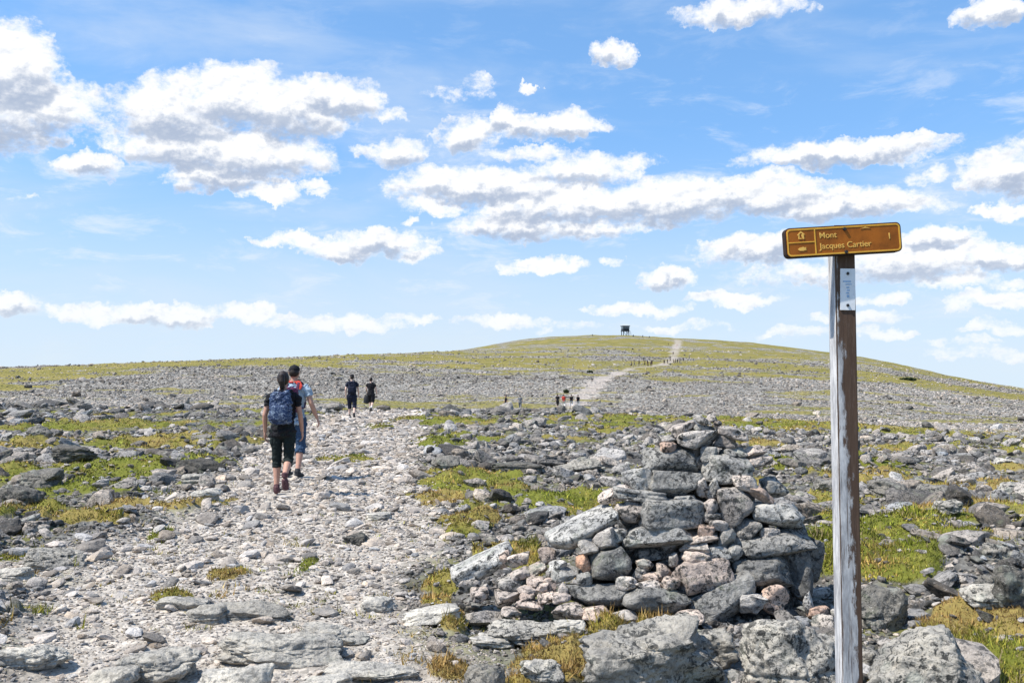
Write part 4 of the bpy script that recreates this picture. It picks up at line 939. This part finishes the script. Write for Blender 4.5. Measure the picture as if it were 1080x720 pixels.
def backpack(label, body, mats, size=(.29, .17, .46), top=1.43, group=None):
    k = body.scale[0]
    root = empty('backpack', body.location, body.rotation_euler[2]); root.scale = (k, k, k); tag(root, label, 'backpack', group)
    w, d_, h = size; zc = top-h/2; yc = -.125-d_/2
    T = Loft(); prof = [(-.5, .80, .78), (-.46, .93, .95), (-.3, 1., 1.04), (0, 1., 1.), (.3, .95, .88), (.44, .86, .72), (.5, .66, .5)]
    V = []; F_ = []
    seg = 28
    for (q, a, b) in prof:
        for i in range(seg):
            t = 2*math.pi*i/seg; c, s = math.cos(t), math.sin(t); V.append(Vector((math.copysign(abs(c)**.45, c)*w/2*a, yc+math.copysign(abs(s)**.5, s)*d_/2*b, zc+q*h)))
    for i in range(len(prof)-1):
        for j in range(seg): a = i*seg+j; b = i*seg+(j+1) % seg; F_.append((a, b, b+seg, a+seg))
    F_.append(tuple(range(seg))[::-1]); F_.append(tuple((len(prof)-1)*seg+i for i in range(seg)))
    T.V, T.F = V, F_; T.build('bag', mats[0], root, .008, 3, fold=.03)
    T = Loft(); y2 = yc-d_/2
    V = []; F_ = []
    for (q, a, b) in ((-.5, .7, .5), (-.4, .95, .95), (0, 1, 1), (.38, .95, .85), (.5, .75, .45)):
        for i in range(seg):
            t = 2*math.pi*i/seg; c, s = math.cos(t), math.sin(t); V.append(Vector((math.copysign(abs(c)**.5, c)*w*.40*a, y2+math.copysign(abs(s)**.6, s)*.04*b, zc-h*.16+q*h*.5)))
    for i in range(4):
        for j in range(seg): a = i*seg+j; b = i*seg+(j+1) % seg; F_.append((a, b, b+seg, a+seg))
    F_.append(tuple(range(seg))[::-1]); F_.append(tuple(4*seg+i for i in range(seg)))
    T.V, T.F = V, F_; T.build('pocket', mats[0], root, .008, 3)
    for sx in (-1, 1):
        T = Loft(); T.tube([(sx*.075, -.135, top-.05), (sx*.095, -.09, 1.44), (sx*.105, .0, 1.455), (sx*.115, .10, 1.40), (sx*.12, .145, 1.28), (sx*.14, .11, 1.12), (sx*.155, .0, 1.06), (sx*.14, -.11, 1.05)], [(.026, .008)]*8, 8)
        T.build('strap', mats[1], root, .006, 2)
    T = Loft(); T.tube([(-.03, -.15, top-.01), (-.02, -.16, top+.02), (.02, -.16, top+.02), (.03, -.15, top-.01)], [.007]*4, 8); T.build('handle', mats[1], root, 0)
    return root
def on_ground(px, Y): X = (px-CX)/F*Y; return (X, Y, hz1(X, Y)+.01)
STRIDE = dict(kneeL=(-.10, .16, .50), ankL=(-.10, .20, .11), toeL=(-.11, .36, .05), kneeR=(.10, -.02, .48), ankR=(.10, -.27, .19), toeR=(.11, -.19, .05), elL=(-.235, -.09, 1.12), wrL=(-.24, -.02, .88), elR=(.235, .06, 1.12), wrR=(.245, .17, .9))
UP = {}
p = person('woman in black shirt and cropped leggings walking up the trail with ponytail', on_ground(299, 13.1), 1.66, R(4),
    dict(kneeL=(-.085, .03, .48), ankL=(-.075, -.02, .09), toeL=(-.085, .15, .03), kneeR=(.085, .0, .47), ankR=(.075, -.25, .28), toeR=(.085, -.235, .10), elL=(-.245, -.03, 1.10), wrL=(-.255, .04, .85), elR=(.24, .0, 1.10), wrR=(.255, .09, .86)),
    dict(skin=MAT['skin'], shirt=MAT['black_cloth'], legs=MAT['green_black'], leg=.6, loose=.010, ponytail=1, slim=.97, shoe=MAT['pink_shoe']), .0052, 'walking pair on the trail')
backpack('blue patterned backpack with pale lines on the back of the woman', p, (MAT['pack'], MAT['navy_cloth']), (.31, .17, .45), 1.43)
p = person('man in dark cap and washed blue shirt walking beside the woman on the trail', on_ground(310.5, 15.2), 1.765, R(-3),
    dict(kneeL=(-.10, .10, .49), ankL=(-.10, .06, .09), toeL=(-.11, .22, .03), kneeR=(.10, .03, .48), ankR=(.10, -.12, .10), toeR=(.115, .04, .02), elR=(.275, -.03, 1.13), wrR=(.345, .06, .90), shR=(.19, 0, 1.385), shL=(-.19, 0, 1.385)),
    dict(skin=MAT['skin'], shirt=MAT['blue_shirt'], legs=MAT['denim'], leg=.6, loose=.022, cap=MAT['black_cloth'], slim=1.), .0052, 'walking pair on the trail')
T = Loft(); T.tube([(math.cos(a)*.085, math.sin(a)*.08-.005, 1.462+.012*math.sin(a)) for a in np.linspace(0, 2*math.pi, 17)], [.016]*17, 8); T.tube([(.06, -.07, 1.46), (.10, -.085, 1.43), (.13, -.10, 1.385), (.12, -.115, 1.34)], [(.03, .012), (.04, .012), (.035, .01), (.015, .008)], 10)
T.build('scarf', MAT['red'], p, .006)
backpack('small dark plum backpack half hidden on the back of the man', p, (MAT['plum'], MAT['plum']), (.25, .12, .36), 1.36)
NV = .010
p = person('hiker in dark navy shirt and knee length shorts far up the trail', on_ground(371.5, 37.5), 1.72, R(6), STRIDE, dict(skin=MAT['skin_pale'], shirt=MAT['navy_cloth'], legs=MAT['navy_cloth'], leg=.6, loose=.025, cap=MAT['black_cloth']), NV, 'second pair of hikers on the trail')
backpack('dark navy backpack worn by the hiker in knee length shorts', p, (MAT['navy_cloth'], MAT['black_cloth']))
p = person('hiker all in black with pale socks, right of the second pair on the trail', on_ground(391.5, 45.), 1.62, R(-10), {**STRIDE, 'elL': (-.25, .02, 1.13), 'wrL': (-.265, .17, .97)}, dict(skin=MAT['skin_pale'], shirt=MAT['black_cloth'], legs=MAT['black_cloth'], leg=.5, loose=.03, sock=1), NV, 'second pair of hikers on the trail')

def hand_bag():
    k = p.scale[0]; w = p.matrix_basis @ Vector((-.265, .19, .90)); root = empty('bag', w, R(20)); tag(root, 'dark grey bag hanging from the hand of the hiker all in black', 'bag')
    L = Loft(); L.tube([(0, 0, -.46), (0, 0, -.42), (0, 0, -.28), (0, 0, -.15), (0, 0, -.10)], [(.12, .05), (.17, .075), (.175, .08), (.15, .06), (.09, .03)], 16); L.build('pouch', MAT['grey_bag'], root, .01)
    for sy in (-1, 1):
        L = Loft(); L.tube([(-.09, .03*sy, -.13), (-.05, .015*sy, -.03), (0, .008*sy, .0), (.05, .015*sy, -.03), (.09, .03*sy, -.13)], [.008]*5, 8); L.build('handle', MAT['black_cloth'], root, 0)
hand_bag()

# far walkers: a few pixels each
def far_walkers():
    kinds = [('a', MAT['navy_cloth'], MAT['black_cloth']), ('b', MAT['red'], MAT['sock']), ('c', MAT['black_cloth'], MAT['white_cloth']), ('d', MAT['grey_cloth'], MAT['grey_cloth']), ('e', MAT['black_cloth'], MAT['black_cloth'])]
    spots = [(588, 128, 'e', 'walker in black at the left of the group where the far trail begins'), (594.5, 127, 'b', 'walker in a red top and pale trousers where the far trail begins'),
      (602.5, 130, 'c', 'walker in black top and white trousers beside the red topped walker'), (609.5, 131, 'c', 'walker in black top and white trousers at the right end of the lower group'),
      (533.5, 118, 'e', 'dark walker at the plateau edge, left of two standing apart'), (548.5, 120, 'd', 'grey walker at the plateau edge, right of two standing apart'),
      (666, 336, 'e', 'lowest dark walker at the bend of the far trail'), (674, 356, 'e', 'dark walker just above the lowest one at the bend of the far trail'), (683, 358, 'a', 'navy walker left of two side by side above the trail bend'), (687.5, 358, 'e', 'black walker right of two side by side above the trail bend'),
      (683.5, 344, 'e', 'black walker in the dark knot right of the trail bend'), (686.5, 343, 'a', 'navy walker in the dark knot right of the trail bend'),
      (700.5, 372, 'e', 'walker alone between the trail bend and the upper trail'), (707, 420, 'e', 'walker left of the foot of the upper trail'), (710.5, 376, 'a', 'walker in the middle of the group at the foot of the upper trail'), (712.5, 378, 'e', 'walker right of the middle in the group at the foot of the upper trail'),
      (717, 374, 'd', 'grey walker at the right end of the group at the foot of the upper trail'), (721, 425, 'e', 'walker right of the upper trail above the group'), (727, 470, 'd', 'grey walker farthest right beside the upper trail'),
      (704, 374, 'e', 'walker at the left end of the group at the foot of the upper trail'), (714.5, 382, 'a', 'navy walker just behind the middle of the group at the foot of the upper trail'), (680, 350, 'e', 'dark walker between the lowest one and the dark knot at the trail bend'), (669, 341, 'd', 'grey walker beside the lowest dark walker at the trail bend'), (710, 520, 'e', 'walker on the middle of the upper trail'),
      (705, 700, 'e', 'walker left of the upper trail near the summit'), (714, 650, 'b', 'walker in red on the upper trail below the summit')]
    made = {}
    for (px, Y, k, lab) in spots:
        x = (px-CX)/F*Y; loc = (x, Y, hz1(x, Y)); gname = 'walkers on the far trail'
        if k not in made:
            _, sh, lg = [q for q in kinds if q[0] == k][0]
            o = person(lab, loc, 1.88, R(random.uniform(-30, 30)), STRIDE, dict(skin=MAT['skin'], shirt=sh, legs=lg, leg=.8, loose=.02, sleeve=.8), .016, gname); made[k] = o
        else:
            src = made[k]; o = src.copy(); C.objects.link(o)
            for ch in list(src.children): c = ch.copy(); C.objects.link(c); c.parent = o
            o.location = loc; o.rotation_euler = (0, 0, random.uniform(-2.5, 2.5)); tag(o, lab, 'person', gname)
far_walkers()

# ------------------------------------------------------------------ lookout tower on the summit
MAT['tower_dark'] = plain('dark_weathered_boards', (.035, .042, .05), .3, 2, .8, .2)
MAT['tower_glass'] = plain('window_glass', (.10, .13, .16), .1, 2, .12, .6)
MAT['tower_grey'] = plain('grey_steel', (.12, .13, .14), .2, 2, .6, .4)
def tower():
    Y = 930.; X = (659.5-CX)/F*Y; z = hz1(X, Y)-.3
    root = empty('lookout_tower', (X, Y, z), R(14)); root.scale = (.84, .84, 1.12); tag(root, 'dark lookout tower on stilts standing on the summit ridge', 'tower')
    for sx in (-1, 1):
        for sy in (-1, 1):
            bm = bmesh.new(); bm_box(bm, (sx*3.3, sy*3.2, 1.9), (.7, .7, 3.8), .05); bm_obj('leg', bm, MAT['tower_dark'], root)
    for sx in (-1, 1):
        bm = bmesh.new(); bm_box(bm, (sx*1.6, -3.2, 1.9), (.35, .35, 5.0), 0, (0, R(sx*38), 0)); bm_obj('brace', bm, MAT['tower_grey'], root)
    bm = bmesh.new(); bm_box(bm, (0, 0, 4.0), (8.4, 8.2, .5), .04); bm_obj('deck', bm, MAT['tower_dark'], root)
    bm = bmesh.new(); bm_box(bm, (0, 0, 5.2), (7.6, 7.2, 1.9), .04); cab = bm_obj('cabin', bm, MAT['tower_dark'], root)
    for k in range(4):
        bm = bmesh.new(); bm_box(bm, (-2.85+1.9*k, -3.62, 7.05), (1.65, .1, 1.6)); w = bm_obj('window', bm, MAT['tower_glass'], cab)
    for k in range(5):
        bm = bmesh.new(); bm_box(bm, (-3.8+1.9*k, -3.6, 7.1), (.25, .25, 1.9)); bm_obj('mullion', bm, MAT['tower_dark'], cab)
    bm = bmesh.new(); bm_box(bm, (0, .3, 7.1), (7.4, 6.0, 1.85)); bm_obj('upper_wall', bm, MAT['tower_glass'], root)
    bm = bmesh.new(); bm_box(bm, (0, 0, 8.35), (8.8, 9., .6), .08); bm_obj('roof', bm, MAT['tower_dark'], root)
    bm = bmesh.new()
    for k in range(9): bm_box(bm, (4.6, -3.6-.35*k, 3.8-.42*k), (1.2, .4, .08))
    bm_box(bm, (5.2, -5., 2.1), (.1, 4.8, .25), 0, (R(50), 0, 0)); bm_obj('stair', bm, MAT['tower_grey'], root)
tower()

# small distant cairns and dwarf shrubs
def small_cairn(px, Y, hgt, label):
    x = (px-CX)/F*Y; z = hz1(x, Y); root = empty('rock_cairn', (x, Y, z)); tag(root, label, 'cairn', 'distant cairns on the skyline')
    n = 7
    for k in range(n):
        q = k/(n-1); s = hgt*(.95-.7*q); v, f = rock_shape(7000+k+int(px), 3, .5, 1, 8)
        me = mesh_np('stone', v*np.array([s, s*.8, hgt*.26]), f, MAT['lichen_rock'], True, link=False); o = bpy.data.objects.new('stone', me); C.objects.link(o); o.parent = root
        o.location = (random.uniform(-.1, .1)*hgt, 0, hgt*(.08+.15*k)); o.rotation_euler = (0, random.uniform(-.1, .1), random.uniform(0, 6)); o.color = (.12, .12, .12, 1)
small_cairn(40, 415, 1.5, 'small dark cairn alone on the left skyline')
for i, (px, Y, h) in enumerate(((668, 900, 1.9), (678, 905, 1.6), (685, 895, 1.8), (625, 900, 1.5))):
    small_cairn(px, Y, h, ['little cairn nearest the lookout tower on its right', 'little cairn on the ridge between tower and upper trail, middle one', 'little cairn on the ridge right of the middle one', 'little cairn on the summit ridge left of the tower'][i])
MAT['shrub'] = plain('dark_dwarf_spruce', (.03, .045, .018), .5, 6, .9, .2)
def shrub(px, Y, w, h, label):
    x = (px-CX)/F*Y; z = hz1(x, Y); rg = np.random.default_rng(int(px)); n = 700
    root = empty('dwarf_shrub', (x, Y, z)); tag(root, label, 'shrub', 'dwarf shrubs on the far slope')
    u = rg.normal(size=(n, 3)); u /= np.linalg.norm(u, axis=1)[:, None]; rr = rg.uniform(.3, 1, n)**.5; c = u*rr[:, None]*np.array([w/2, w/2.4, h/2])*(1+.3*vnoise(u[:, 0]*2, u[:, 1]*2, u[:, 2]*2, 3))[:, None]+np.array([0, 0, h*.5])
    a = rg.normal(size=(n, 3)); b_ = rg.normal(size=(n, 3)); a /= np.linalg.norm(a, axis=1)[:, None]; b_ /= np.linalg.norm(b_, axis=1)[:, None]; s = w*.08
    V = np.stack([c-a*s, c+a*s, c+b_*s*1.6], 1).reshape(-1, 3)
    mesh_np('foliage', V, np.arange(3*n).reshape(-1, 3), MAT['shrub'], False, root)
    T = Loft(); T.tube([(0, 0, -.1), (.05, 0, h*.3), (0, .05, h*.6)], [.08, .06, .03], 8); T.build('stem', MAT['hair'], root, 0)
shrub(597, 195, 1.3, .7, 'small dark green dwarf shrub beside the lower part of the far trail')
shrub(622, 285, 1.8, .8, 'wide dark dwarf shrub on the slope left of the far trail')
shrub(957, 330, 5., .7, 'long low green shrub strip on the slope right of the post')
